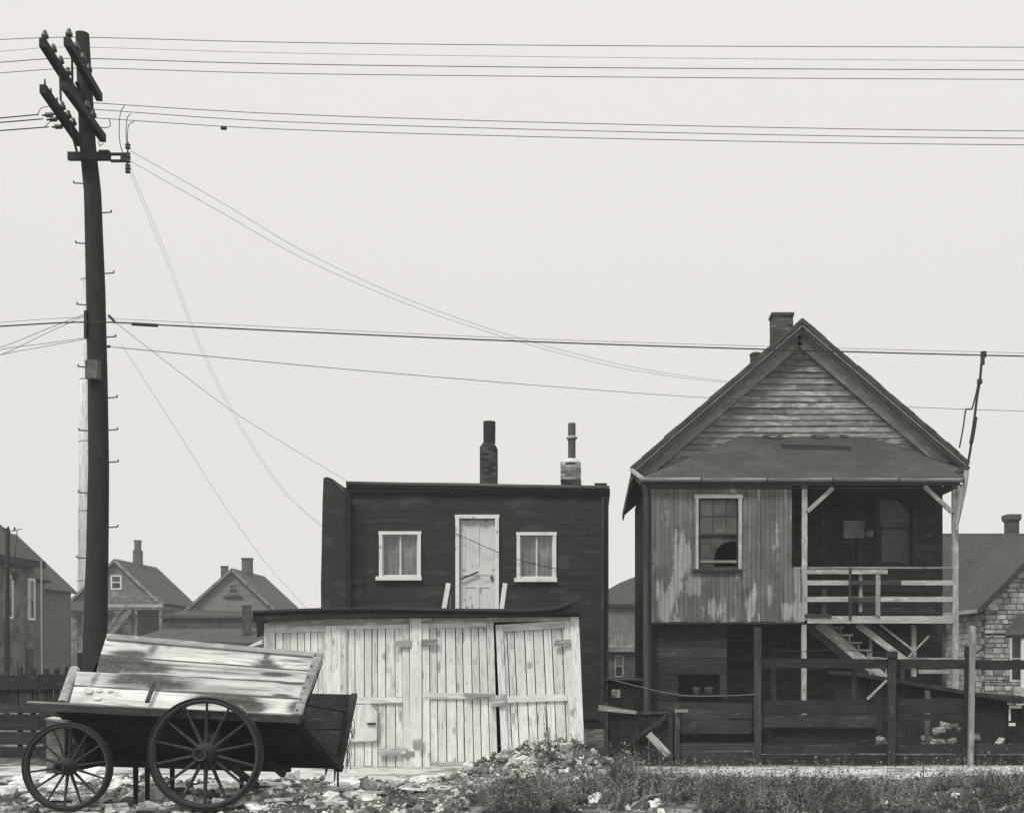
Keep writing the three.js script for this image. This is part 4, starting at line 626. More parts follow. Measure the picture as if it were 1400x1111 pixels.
{ const up = [[54, 51, 51, 57, 61.5, 64.5, 48, 0.0045], [70, 64.5, 64.5, 71.5, 77, 83, 62, 0.0026], [85, 80, 80, 86.5, 91.5, 95.5, 77, 0.0055], [99.5, 94.5, 93, 99.5, 104, 108.5, 92, 0.0048]];
  for (const [l, p, q, e, m, r, k, w] of up) { const Z = AZ(k); wire([[-120, l + 6, Z], [0, l, Z], [70, p, Z], [118, q, Z], [350, e, Z], [700, m, Z], [1400, r, Z], [2000, r + 1, Z]], w, 'one of four thin wires along the upper crossarms of the utility pole', 'upper power wires'); }
  for (const [p, e, m, n, r, Z, l, lx] of [[141, 154, 166, 175, 179, 18.1, 161, 52], [150, 164.5, 176, 185, 189, 18.1, 167, 58], [161.5, 175, 186, 194.5, 198, 18.1, 178, 66]]) { wire([[120, p - 1, Z], [150, p + 1, Z], [350, e, Z], [700, m, Z], [1100, n, Z], [1400, r, Z], [2000, r + 2, Z]], 0.0052, 'one of three wires strung right from the lower crossarms', 'lower power wires right of the pole'); wire([[-120, l + 10, Z], [-20, l + 2, Z], [lx, l - 4.5, Z]], 0.009, 'one of three thick wires tied to the strain insulators', 'lower power wires left of the pole'); }
  wire([[-120, 454, 18], [0, 446, 18], [100, 440.5, 18], [150, 440.5, 18], [215, 444, 18], [700, 466, 18.6], [1343, 485.5, 19], [2000, 498, 19]], 0.011, 'heavy telephone cable running from the pole across the porch house gable', 'telephone cables').name = 'telephone_cable';
  wire([[-120, 447, 18], [0, 440.5, 18], [105, 434, 18], [160, 436, 18], [700, 462, 18.6], [1343, 481, 19], [2000, 495, 19]], 0.0032, 'thin messenger wire just above the heavy telephone cable', 'telephone cables');
  single('cable_splice', tube([at(180, 442.6, 18), at(198, 443.6, 18), at(215, 444.6, 18)], 0.026, 8, 7), M.iron, 'dark splice sleeve on the telephone cable beside the pole', 'splice', at(198, 443.6, 18));
  single('wire_weight', tube([at(302, 174.5, 18.1), at(309, 175, 18.1)], 0.03, 4, 8), M.iron, 'small dark sleeve on the lowest power wire', 'splice', at(305, 175, 18.1));
  wire([[150, 474, 18.2], [500, 507, 21], [966, 543.5, 26.8], [1100, 549, 27.2]], 0.0055, 'single drop wire from the pole to the left roof slope of the porch house', 'service wires');
  wire([[1232, 556, 40], [1400, 562, 40], [1800, 572, 40]], 0.009, 'thin wire leaving right behind the porch house roof', 'service wires');
  for (const o of [0, 1]) { wire([[178, 206 + o * 14, 18.1], [300, 275 + o * 14, 19.5], [420, 346 + o * 10, 21.5], [560, 410 + o * 7, 23], [700, 459 + o * 5, 24.5], [830, 494 + o * 5, 26], [930, 513 + o * 3, 27], [995, 521 + o * 2, 28]], 0.0034, 'one of two sagging service drops to the porch house roof', 'service drops to the porch house'); wire([[176, 224 + o * 8, 18.1], [230, 355 + o * 10, 20], [278, 480 + o * 8, 22], [335, 590 + o * 6, 24], [390, 672 + o * 3, 26], [443, 722, 27.6]], 0.0022, 'one of two faint drops to the left wall of the black house', 'service drops to the black house'); }
  wire([[150, 435, 18.2], [250, 512, 21], [330, 570, 23.5], [478, 660, 27.8]], 0.004, 'straight drop wire from the pole to the black house cornice', 'house drop wires');
  wire([[165, 470, 18.2], [230, 570, 19], [300, 680, 20], [360, 765, 20.5], [420, 833, 21]], 0.0022, 'faint guy wire slanting down to the garage roof', 'guy wires');
  wire([[622, 729, 27.9], [700, 762, 27.85], [775, 781, 27.9]], 0.008, 'slack wire hanging across the black house door', 'house wires');
  for (const [y0, y1] of [[475, 429], [485, 431], [478, 462], [485, 463.5]]) wire([[-120, y0 + 35, 18], [0, y0, 18], [60, lerp(y0, y1, 0.52), 18], [116, y1, 18.15]], 0.004, 'thin telephone drop gathered at the pole clamp, slanting down left', 'telephone drops left of the pole');
}

// ---------------------------------------------------------------- fences
{ // board fence behind the wagon
  const Z = 18.9, t = thing('board_fence', 'dark horizontal board fence with short picket stubs behind the wagon', 'fence', at(0, 1034.9, Z).setY(0));
  const s = Z / F, X = (p) => (p - CX) * s, Y = (p) => EYE + (CY - p) * s;
  for (const [a, b, m] of [[922, 943, 0], [962, 975, 2], [977, 998, 0], [1000, 1018, 1], [1020, 1036, 0]]) for (const [l, r] of [[-110, 52], [53, 205], [206, 352]]) part(t, 'fence_board', rect(X(l), X(r), Y(b) + rr(-0.01, 0.01), Y(a) + rr(-0.01, 0.01), -Z + rr(0, 0.01), 0.03), M.dark[m]);
  for (let px = -100; px < 350; px += 9.5) part(t, 'fence_slat', rect(X(px), X(px + 8), Y(965), Y(rr(938, 942)), -Z - 0.05, 0.02, true), pick(M.dark));
  for (const px of [-60, 20, 38, 56, 70, 85, 102, 150, 250, 345]) part(t, 'fence_post', boxAt(X(px), X(px + 5), -0.1, Y(px === 102 ? 892 : rr(909, 915)), -Z - 0.08, -Z - 0.14), M.dark[1]);
}
function yardFence() {
  const Z = 17.45, s = Z / F, X = (p) => (p - CX) * s, Y = (p) => EYE + (CY - p) * s, z = -Z;
  const t = thing('yard_fence', 'broken dark plank fence with tall uneven posts and one heavy top rail', 'fence', V(X(1150), 0, z));
  const bd = (l, r, y0, y1, m, dz = 0, lean = 0) => part(t, 'fence_plank', slab([V(X(l), Y(y1) + rr(-0.006, 0.006), z + dz), V(X(r), Y(y1 + lean), z + dz + rr(-0.01, 0.01)), V(X(r), Y(y0 + lean) + rr(-0.006, 0.006), z + dz), V(X(l), Y(y0), z + dz)], 0.03), m);
  bd(923, 1028, 960, 982, M.dark[2]); bd(924, 1028, 983.5, 1003, M.dark[1]); bd(926, 1030, 1015.5, 1026, M.dark[3]); bd(926, 1030, 1027.5, 1046, M.dark[2]);
  bd(1032, 1185, 957, 975, M.dark[0], 0.01); bd(1186, 1322, 955, 975, M.black[2], 0.01, -1); bd(1032, 1200, 976.5, 994, M.dark[1], 0.01); bd(1201, 1330, 976, 985, M.black[2]);
  bd(926, 1060, 1000, 1018, M.dark[0], -0.1); bd(1061, 1200, 996, 1018, M.black[2], -0.11);  // set-back dark planks added to darken the open gap
  bd(1031, 1170, 1017, 1030, M.dark[1]); bd(1171, 1324, 1017, 1030, M.dark[0]); bd(1325, 1760, 1017, 1031, M.dark[1]); bd(1031, 1215, 1031.5, 1045, M.dark[0]); bd(1216, 1760, 1032, 1046, M.black[2]);
  part(t, 'top_rail', slab([V(X(1040), Y(913), z + 0.03), V(X(1322), Y(914.5), z + 0.03), V(X(1322), Y(901.5), z + 0.03), V(X(1040), Y(899.5), z + 0.03)], 0.09), M.dark[0]); part(t, 'top_rail', slab([V(X(1333), Y(915), z + 0.0), V(X(1760), Y(916), z), V(X(1760), Y(903.5), z), V(X(1333), Y(902), z)], 0.09), M.black[2]);
  for (const [l, r, y0, m, dz, tl, yb] of [[922, 929, 962, M.dark[3], 0.05, 0, 1050], [1031, 1040, 858, M.dark[3], 0.08, 0, 1050], [1058, 1064, 912, M.dark[3], -0.15, 0, 1050], [1168, 1174, 916, M.dark[2], -0.12, 0, 1050], [1213, 1223, 891, M.dark[1], 0.13, 2, 1050], [1275, 1280, 945, M.grey[0], -0.3, 0, 1050], [1324, 1331, 856, M.grey[0], 0.12, 3, 1047], [1320, 1325, 884, M.black[1], 0.06, 3, 1048]]) part(t, 'fence_post', slab([V(X(r - tl), Y(yb), z + dz), V(X(r), Y(y0), z + dz), V(X(l), Y(y0 - 1), z + dz), V(X(l - tl), Y(yb), z + dz)], 0.09), m);
  part(t, 'rail_block', boxAt(X(1210), X(1224), Y(899.5), Y(890), z + 0.155, z + 0.04), M.dark[0]);
  part(t, 'plank_scrap', rect(X(922), X(940), Y(973), Y(969), z + 0.12, 0.02), M.grey[0]);
  // sagging wire with barbs between the posts
  part(t, 'fence_wire', tube([[840, 930], [880, 940], [930, 950], [990, 951], [1034, 949]].map(([a, b]) => at(a, b, Z - 0.1)), 0.007, 40, 4), mat(0.14, null)); part(t, 'fence_wire', tube([[1040, 885], [1085, 890], [1150, 888], [1212, 893]].map(([a, b]) => at(a, b, Z - 0.1)), 0.005, 40, 4), M.wire);
  part(t, 'rail_brace', rod(at(1186, 956, Z - 0.05), at(1213, 930, Z - 0.05), 0.02), M.grey[1]);
  // low gate by the garage
  const g = thing('low_gate', 'low dark board gate with a thin rail beside the garage corner', 'gate', V(X(870), 0, z));
  for (let px = 832; px < 918; px += 14) part(g, 'gate_board', rect(X(px), X(px + 13), 0.0, Y(974 + rr(-1, 1)), z - 0.04, 0.025, true), pick(M.black));
  part(g, 'gate_rail', slab([V(X(818), Y(971), z + 0.05), V(X(870), Y(976), z + 0.05), V(X(870), Y(971.5), z + 0.05), V(X(818), Y(963), z + 0.05)], 0.04), M.grey[0]); part(g, 'gate_rail', rect(X(826), X(916), Y(976), Y(972.5), z, 0.03), M.dark[3]);
  part(g, 'gate_post', boxAt(X(914), X(920), -0.1, Y(971), z + 0.02, z - 0.06), M.dark[2]); part(g, 'gate_post', boxAt(X(826), X(831), -0.1, Y(960), z + 0.02, z - 0.06), M.dark[2]); part(g, 'gate_brace', beam(at(855, 1020, Z - 0.03), at(912, 978, Z - 0.03), 0.06, 0.03), M.dark[1]);
  single('leaning_board', beam(at(887, 1003, 17.2), at(914, 1032, 17.2), 0.1, 0.03), M.grey[1], 'short pale board leaning against the low dark gate', 'board', at(914, 1032, 17.2));
}
yardFence();
{ // black lean-to in the yard
  const Z = 22, s = Z / F, X = (p) => (p - CX) * s, Y = (p) => EYE + (CY - p) * s, z = -Z, t = thing('lean_to_shed', 'low black lean-to shed with a roof falling to the right in the yard', 'shed', V(X(1270), 0, z));
  const ys = (p) => lerp(914, 954, (p - 1165) / 225);
  for (let p = 1172; p < 1376; p += 17) part(t, 'wall_board', slab([V(X(p + 16.6), -0.1, z), V(X(p + 16.6), Y(ys(p + 16) + 6), z), V(X(p), Y(ys(p) + 6), z), V(X(p), -0.1, z)], 0.03), pick(M.black));
  for (const p of [1172, 1374]) part(t, 'side_wall', boxAt(X(p), X(p) + 0.06, -0.1, Y(ys(p) + 7), z - 0.04, z - 2), M.black[1]); part(t, 'rear_wall', boxAt(X(1174), X(1373), -0.1, 0.75, z - 2.01, z - 2.06), M.black[1]);
  part(t, 'roof', slab([V(X(1165), Y(918), z + 0.2), V(X(1393), Y(956), z + 0.2), V(X(1393), Y(956), z - 2.1), V(X(1165), Y(918), z - 2.1)], 0.07), M.tar[0]); part(t, 'roof_edge', rod(V(X(1391), Y(956), z + 0.22), V(X(1391), Y(956), z - 2.1), 0.07, 0.07, 10), M.tar[0]);
  part(t, 'sign_scrap', rect(X(1379), X(1396), Y(968), Y(964), z + 0.05, 0.02), M.trim); part(t, 'door_trim', rect(X(1379), X(1381.5), Y(985), Y(968), z + 0.03, 0.02, true), M.trim); part(t, 'door_trim', rect(X(1379), X(1388), Y(992), Y(988), z + 0.03, 0.02), M.trim); part(t, 'door_board', rect(X(1379), X(1410), -0.1, Y(964), z - 0.1, 0.03, true), M.black[1]);
  const y = thing('tool_shed', 'tiny black shed with one small white notice between the two houses', 'shed', at(850, 1000, 21).setY(0)), q = 21 / F;
  const x0 = (831 - CX) * q, x1 = (876 - CX) * q; for (let i = 0; i < 5; i++) part(y, 'wall_board', rect(lerp(x0, x1, i / 5) + 0.003, lerp(x0, x1, (i + 1) / 5), -0.1, EYE + (CY - 931) * q, -21, 0.03, true), pick(M.black));
  part(y, 'roof', boxAt(x0 - 0.05, x1 + 0.05, EYE + (CY - 930.5) * q, EYE + (CY - 928.5) * q, -20.9, -22), M.dark[1]); part(y, 'rear_wall', boxAt(x0, x1, -0.1, EYE + (CY - 932) * q, -21.9, -21.95), M.black[1]); part(y, 'corner_post', boxAt(x0 - 0.04, x0, -0.1, EYE + (CY - 931) * q, -20.95, -21.02), M.dark[3]);
  part(y, 'notice', rect((836.5 - CX) * q, (848 - CX) * q, EYE + (CY - 953.5) * q, EYE + (CY - 942.5) * q, -20.975, 0.02), mat(0.7, T.rough)); part(y, 'notice_panel', rect((839.5 - CX) * q, (844 - CX) * q, EYE + (CY - 951) * q, EYE + (CY - 944) * q, -20.968, 0.004), mat(0.35, T.rough));
}

// ---------------------------------------------------------------- houses behind
function farWindow(p, x0, x1, y0, y1, z, m = M.trim) { const w = sub(p, 'window'), f = Math.min(0.12, (x1 - x0) * 0.14); part(w, 'frame', [rect(x0, x0 + f, y0, y1, z + 0.05, 0.08, true), rect(x1 - f, x1, y0, y1, z + 0.05, 0.08, true), rect(x0 + f, x1 - f, y1 - f, y1, z + 0.05, 0.08), rect(x0 + f, x1 - f, y0, y0 + f, z + 0.05, 0.08), rect(x0 + f, x1 - f, (y0 + y1) / 2 - f / 3, (y0 + y1) / 2 + f / 3, z + 0.045, 0.07)], m); part(w, 'pane', rect(x0 + f, x1 - f, y0 + f, (y0 + y1) / 2 - f / 3, z + 0.012, 0.01), M.darkGlass); part(w, 'pane', rect(x0 + f, x1 - f, (y0 + y1) / 2 + f / 3, y1 - f, z + 0.012, 0.01), M.dirtyGlass); }
function gable(t, xa, xl, xr, ya, yl, yr, z, depth, wall, roof, ov = 0.3) { // ridge runs away from the camera
  const zb = z - depth; part(t, 'wall', slab([V(xl, -0.2, z), V(xr, -0.2, z), V(xr, yr, z), V(xa, ya, z), V(xl, yl, z)], depth), wall);
  for (const [x, y, s] of [[xl, yl, -1], [xr, yr, 1]]) { const k = (ya - y) / (xa - x), ex = x + s * ov, ey = y + s * ov * k + 0.06, p = [V(ex, ey, z + ov), V(xa, ya + 0.06, z + ov), V(xa, ya + 0.06, zb - ov), V(ex, ey, zb - ov)]; part(t, 'roof', slab(s < 0 ? [p[0], p[1], p[2], p[3]].map((v) => v.clone().add(V(0, 0.1, 0))) : [p[1], p[0], p[3], p[2]].map((v) => v.clone().add(V(0, 0.1, 0))), 0.1), roof); part(t, 'rake_board', beam(V(ex, ey - 0.02, z + ov + 0.03), V(xa, ya + 0.04, z + ov + 0.03), 0.18, 0.05), M.farWood); }
}
const FP = (Z) => [(p) => (p - CX) * Z / F, (p) => EYE + (CY - p) * Z / F];
{ // C: house with the upper deck and stair
  const Z = 88, [X, Y] = FP(Z), z = -Z, t = thing('deck_house', 'grey gabled house with a white railed upper deck and stair', 'house', V(X(160), -0.1, z));
  gable(t, X(158), X(92), X(216), Y(767), Y(828), Y(822), z, 8, M.farWall[1], M.roof[1]);
  farWindow(t, X(151), X(166), Y(806), Y(786), z); part(t, 'door', rect(X(152), X(165), Y(822), Y(808), z + 0.04, 0.05, true), M.farWood);
  const [DX, DY] = FP(84.6);
  part(t, 'deck', boxAt(DX(146), DX(222), DY(833), DY(829), z + 3.4, z + 0.05), M.farWood); part(t, 'deck_trim', rect(DX(146), DX(222), DY(830), DY(826), z + 3.45, 0.04), M.grey[3]);
  for (const p of [147, 160, 171, 181, 196, 214, 221]) part(t, 'rail_post', boxAt(DX(p), DX(p + 2), DY(829), DY(p === 181 ? 811 : 815), z + 3.4, z + 3.3), M.farWood); for (const y of [816, 822]) part(t, 'rail', rect(DX(146), DX(222), DY(y + 1), DY(y - 1), z + 3.42, 0.05), M.farWood);
  for (const p of [183, 217]) part(t, 'deck_post', boxAt(DX(p), DX(p + 3.5), -0.2, DY(833), z + 3.35, z + 3.2), M.farWood);
  part(t, 'stair_stringer', beam(at(178, 834, 84.2), at(150, 868, 84.2), 0.3, 0.1), M.farWood); part(t, 'stair_stringer', beam(at(168, 834, 85.2), at(144, 862, 85.2), 0.25, 0.1), M.farWood); for (let i = 0; i < 8; i++) { const a = at(lerp(176, 148, i / 8), lerp(838, 868, i / 8), 84.2); part(t, 'tread', boxAt(a.x - 0.4, a.x + 0.2, a.y, a.y + 0.06, -84.2, -85.4), M.farWood); }
  part(t, 'stair_rail', beam(at(176, 822, 84.2), at(147, 856, 84.2), 0.1, 0.08), M.farWood);
  // lower porch at the left
  const [EX, EY] = FP(85);
  part(t, 'porch_roof', slab([V(EX(78), EY(834), z + 3.2), V(EX(148), EY(834), z + 3.2), V(X(148), Y(822), z + 0.3), V(X(92), Y(822), z + 0.3)], 0.12), M.roof[0]); part(t, 'porch_trim', rect(EX(80), EX(148), EY(838), EY(834.5), z + 3.0, 0.08), M.farWood);
  for (const p of [84, 112]) part(t, 'porch_post', boxAt(EX(p), EX(p + 3), -0.2, EY(838), z + 2.95, z + 2.8), M.farWood); part(t, 'porch_rail', rect(EX(86), EX(116), EY(874), EY(872), z + 2.95, 0.06), M.farWood);
  for (let p = 88; p < 116; p += 3.6) part(t, 'baluster', rect(EX(p), EX(p + 1.8), EY(889), EY(874), z + 2.9, 0.05, true), M.farWood); part(t, 'porch_floor', boxAt(EX(80), EX(148), EY(893), EY(889), z + 3.2, z + 0.1), M.farWood);
  part(t, 'porch_door', rect(X(96), X(106), Y(889), Y(845), z + 0.05, 0.05, true), M.farWood);
  const [cx, cy] = FP(92); part(t, 'chimney', [boxAt((181 - CX) * 92 / F, (191 - CX) * 92 / F, cy(775), cy(752), -92, -92.6), boxAt((182.5 - CX) * 92 / F, (189.5 - CX) * 92 / F, cy(752), cy(740), -92.05, -92.5), boxAt((181.8 - CX) * 92 / F, (190.2 - CX) * 92 / F, cy(740), cy(738), -92.02, -92.55)], mat(0.22, T.rough));
}
{ // D: neighbour gable
  const Z = 84, [X, Y] = FP(Z), z = -Z, t = thing('gabled_house', 'grey gabled house with one attic window and two chimneys', 'house', V(X(320), -0.1, z));
  gable(t, X(318), X(258), X(372), Y(780), Y(833), Y(830), z, 7.8, M.farWall[2], M.roof[2]); farWindow(t, X(311.5), X(326), Y(812), Y(797), z, M.farWood);
  part(t, 'hood_board', rect(X(306), X(331), Y(817), Y(814), z + 0.15, 0.12), M.farDark); part(t, 'lean_to_roof', slab([V(X(252), Y(842), z + 2.6), V(X(400), Y(846), z + 2.6), V(X(400), Y(838), z + 0.02), V(X(252), Y(833), z + 0.02)], 0.1), M.roof[1]); part(t, 'lean_to_wall', boxAt(X(254), X(398), -0.2, Y(846), z + 2.4, z + 0.05), M.farDark);
  part(t, 'rear_wing_roof', slab([V(X(268), Y(822), z - 6), V(X(298), Y(789), z - 6), V(X(304), Y(791), z - 10), V(X(276), Y(824), z - 10)].reverse(), 0.15), M.roof[1]);
  for (const [a, b, y0, y1, zz] of [[330, 343, 800, 764, -86.6], [301.5, 309, 800, 775, -88]]) { const k = -zz / F; part(t, 'chimney', boxAt((a - CX) * k, (b - CX) * k, EYE + (CY - y0) * k, EYE + (CY - y1) * k, zz, zz - 0.5), mat(0.18, T.rough)); part(t, 'chimney_cap', boxAt((a - 0.7 - CX) * k, (b + 0.7 - CX) * k, EYE + (CY - y1) * k, EYE + (CY - y1 + 1.6) * k, zz + 0.05, zz - 0.55), mat(0.12, T.rough)); }
}
{ // E: long low shed roof
  const Z = 54, [X, Y] = FP(Z), z = -Z, t = thing('long_shed', 'long low shed with a pale grey roof and a single stove chimney', 'shed', V(X(270), -0.1, z));
  part(t, 'roof', slab([V(X(178), Y(873), z), V(X(400), Y(881), z), V(X(400), Y(855), z - 3), V(X(190), Y(858), z - 3)], 0.1), M.roof[2]); part(t, 'wall', boxAt(X(182), X(398), -0.2, Y(882), z - 0.2, z - 2.8), M.farDark); part(t, 'fascia', slab([V(X(178), Y(876), z + 0.02), V(X(400), Y(885), z + 0.02), V(X(400), Y(881), z + 0.02), V(X(178), Y(873), z + 0.02)], 0.04), M.farDark);
  part(t, 'stove_chimney', boxAt(X(320), X(330), Y(866), Y(828), z - 1.2, z - 1.5), mat(0.13, T.rough)); part(t, 'chimney_cap', boxAt(X(319), X(331), Y(828), Y(825.5), z - 1.17, z - 1.53), mat(0.1, T.rough));
  const b = thing('back_shed', 'dark long flat shed behind the grey shed roof', 'shed', at(280, 935, 68).setY(-0.1)), [BX, BY] = FP(68); part(b, 'wall', boxAt(BX(222), BX(440), -0.2, BY(845), -68, -71), M.farDark); part(b, 'roof', boxAt(BX(220), BX(442), BY(845), BY(842), -67.8, -71.2), M.roof[1]);
  single('sloped_board', slab([at(326, 889, 24), at(358, 880, 24), at(358, 874, 24)], 0.04), M.trim, 'pale slanting board end beside the garage roof corner', 'board', at(326, 889, 24));
}
{ // A and B at the left edge
  const xw = -21.35, t = thing('brick_house', 'dark two storey house with tall white framed windows at the side', 'house', V(xw - 2, -0.1, -44));
  const ev = 5.2, zn = -38, zf = -47.6; part(t, 'wall', boxAt(xw - 6, xw, -0.2, ev, zn, zf), mat(0.28, T.rough, { bump: 0.02 })); part(t, 'roof', slab([V(xw + 0.35, ev, zn + 0.4), V(xw + 0.35, ev, zf - 0.3), V(xw - 3.4, ev + 3.1, zf - 0.3), V(xw - 3.4, ev + 3.1, zn + 0.4)], 0.14), M.roof[0]); part(t, 'roof', slab([V(xw - 3.4, ev + 3.1, zn + 0.4), V(xw - 3.4, ev + 3.1, zf - 0.3), V(xw - 6.8, ev, zf - 0.3), V(xw - 6.8, ev, zn + 0.4)], 0.14), M.roof[2]);
  part(t, 'gable_end', slab([V(xw, ev, zf), V(xw - 6, ev, zf), V(xw - 3.4, ev + 2.8, zf)], 0.1), M.farWall[0]); part(t, 'eave_board', beam(V(xw + 0.3, ev - 0.14, zn + 0.4), V(xw + 0.3, ev - 0.14, zf - 0.3), 0.22, 0.06), M.dark[3]);
  for (const [za, w, y0, y1] of [[-45.2, 0.6, 2.95, 4.55], [-47.05, 0.55, 2.95, 4.55], [-46.9, 0.6, -0.1, 1.9]]) { const wn = sub(t, y0 < 0 ? 'door' : 'window'), f = 0.1, R = (z0, z1, a, b, d) => boxAt(xw, xw + d, a, b, z0, z1); if (y0 < 0) { part(wn, 'door_leaf', R(za, za - w, y0, y1, 0.04), M.farDark); continue; }
    part(wn, 'frame', [R(za, za - f, y0, y1, 0.07), R(za - w + f, za - w, y0, y1, 0.07), R(za - f, za - w + f, y1 - f, y1, 0.06), R(za - f, za - w + f, y0, y0 + f, 0.06)], M.trim); part(wn, 'pane', R(za - f, za - w + f, y0 + f, lerp(y0, y1, 0.48), 0.03), M.darkGlass); part(wn, 'blind', R(za - f, za - w + f, lerp(y0, y1, 0.48), y1 - f, 0.03), mat(0.5, T.rough)); }
  part(t, 'rear_bay', boxAt(xw - 4, xw - 0.6, -0.2, 4.6, -47.9, -49.9), mat(0.16, T.siding)); part(t, 'rear_bay_roof', slab([V(xw - 0.4, 4.62, -47.75), V(xw - 0.4, 4.62, -50.1), V(xw - 3.4, 7.4, -50.1), V(xw - 3.4, 7.4, -47.75)], 0.12), M.roof[1]);
  const Z = 72, [X, Y] = FP(Z), u = thing('side_house', 'grey house with a long roof slope falling to the smokestack', 'house', V(X(60), -0.1, -Z)); gable(u, X(-26), X(-110), X(56), Y(724), Y(804), Y(802), -Z, 4.1, M.farWall[0], M.roof[1], 0.3); 
  single('white_pole', rod(at(57, 960, 41).setY(-0.1), at(56, 766, 41), 0.03, 0.025, 6), mat(0.7, T.rough), 'thin white pole in front of the left houses', 'pole', at(57, 960, 41).setY(-0.1));
  const l = thing('street_lamp_post', 'slim dark post with a hanging lamp in front of the left house', 'lamp post', at(9, 975, 34).setY(-0.1)); part(l, 'post', rod(at(8, 975, 34).setY(-0.1), at(10, 722, 34), 0.085, 0.05, 10), M.dark[1]); part(l, 'post_cap', [rod(at(5, 723, 34), at(8, 724, 34), 0.04, 0.03, 8), rod(at(10.3, 724, 34), at(10.5, 719, 34), 0.03, 0.02, 8), rod(at(7, 728, 34), at(13, 727, 34), 0.035, 0.035, 8)], M.iron); part(l, 'arm', [rod(at(12, 726, 34), at(19, 725, 34), 0.012), rod(at(18.5, 725, 34), at(30, 722.5, 34), 0.01), rod(at(19, 726, 34), at(19.5, 720.5, 34), 0.025)], M.iron); part(l, 'hanger', rod(at(23, 724, 34), at(19, 780, 34), 0.012), M.iron); part(l, 'lamp_hood', (() => { const p = at(19, 785, 34), g = new THREE.CylinderGeometry(0.08, 0.045, 0.26, 12, 1); g.translate(p.x, p.y - 0.04, p.z); const c = new THREE.ConeGeometry(0.08, 0.1, 12); c.translate(p.x, p.y + 0.13, p.z); return [g, c]; })(), M.iron);
  for (const y of [808, 850, 870]) part(l, 'climbing_peg', rod(at(5, y, 34), at(14, y, 34), 0.012, 0.012, 5), M.iron);
}
{ // smokestack
  const Z = 240, p = at(121, 0, Z), h = EYE + (CY - 382) * Z / F, r0 = 15.5 * Z / F, r1 = 10 * Z / F; const t = thing('smokestack', 'tall pale factory smokestack rising behind the utility pole', 'smokestack', V(p.x, 0, -Z));
  part(t, 'shaft', (() => { const g = new THREE.CylinderGeometry(r1, r0, h, 36, 20, true); g.translate(p.x, h / 2, -Z); return g; })(), mat(1.25, T.rough, { bump: 0 })); part(t, 'rim', (() => { const g = new THREE.TorusGeometry(r1, 0.18, 8, 36); g.rotateX(Math.PI / 2); g.translate(p.x, h - 0.1, -Z); return g; })(), mat(0.8, T.rough, { bump: 0 })); for (const y of [0.22, 0.4, 0.58, 0.74]) part(t, 'iron_band', (() => { const g = new THREE.TorusGeometry(lerp(r0, r1, y) + 0.02, 0.1, 6, 36); g.rotateX(Math.PI / 2); g.translate(p.x, h * y, -Z); return g; })(), mat(0.3, T.rough, { bump: 0 }));
}
{ // house glimpsed between the two
  const Z = 60, [X, Y] = FP(Z), z = -Z, t = thing('balcony_house', 'grey house with a white balcony rail glimpsed between the two houses', 'house', V(X(850), -0.1, z));
  part(t, 'wall', boxAt(X(800), X(885), -0.2, Y(823), z, z - 6), M.farWall[1]); part(t, 'roof', slab([V(X(796), Y(826), z + 0.3), V(X(890), Y(826), z + 0.3), V(X(890), Y(775), z - 3), V(X(850), Y(791), z - 3), V(X(826), Y(806), z - 2)], 0.15), M.roof[0]);
  part(t, 'balcony_floor', boxAt(X(805), X(885), Y(886), Y(881), z + 1.2, z + 0.02), M.farWood); part(t, 'balcony_trim', rect(X(805), X(885), Y(891), Y(886.5), z + 1.2, 0.1), M.farWood); part(t, 'rail', rect(X(805), X(885), Y(866), Y(864), z + 1.2, 0.06), M.farWood); for (let p = 806; p < 884; p += 4.2) part(t, 'baluster', rect(X(p), X(p + 1.6), Y(881), Y(866), z + 1.18, 0.04, true), M.farWood);
  part(t, 'lower_wall', boxAt(X(805), X(885), -0.2, Y(892), z + 0.9, z + 0.03), M.farDark); farWindow(t, X(840), X(852), Y(925), Y(896), z + 0.92, M.farWood); part(t, 'yard_wall', boxAt(X(800), X(890), -0.2, Y(931), z + 3, z + 2.8), M.farWood);
}
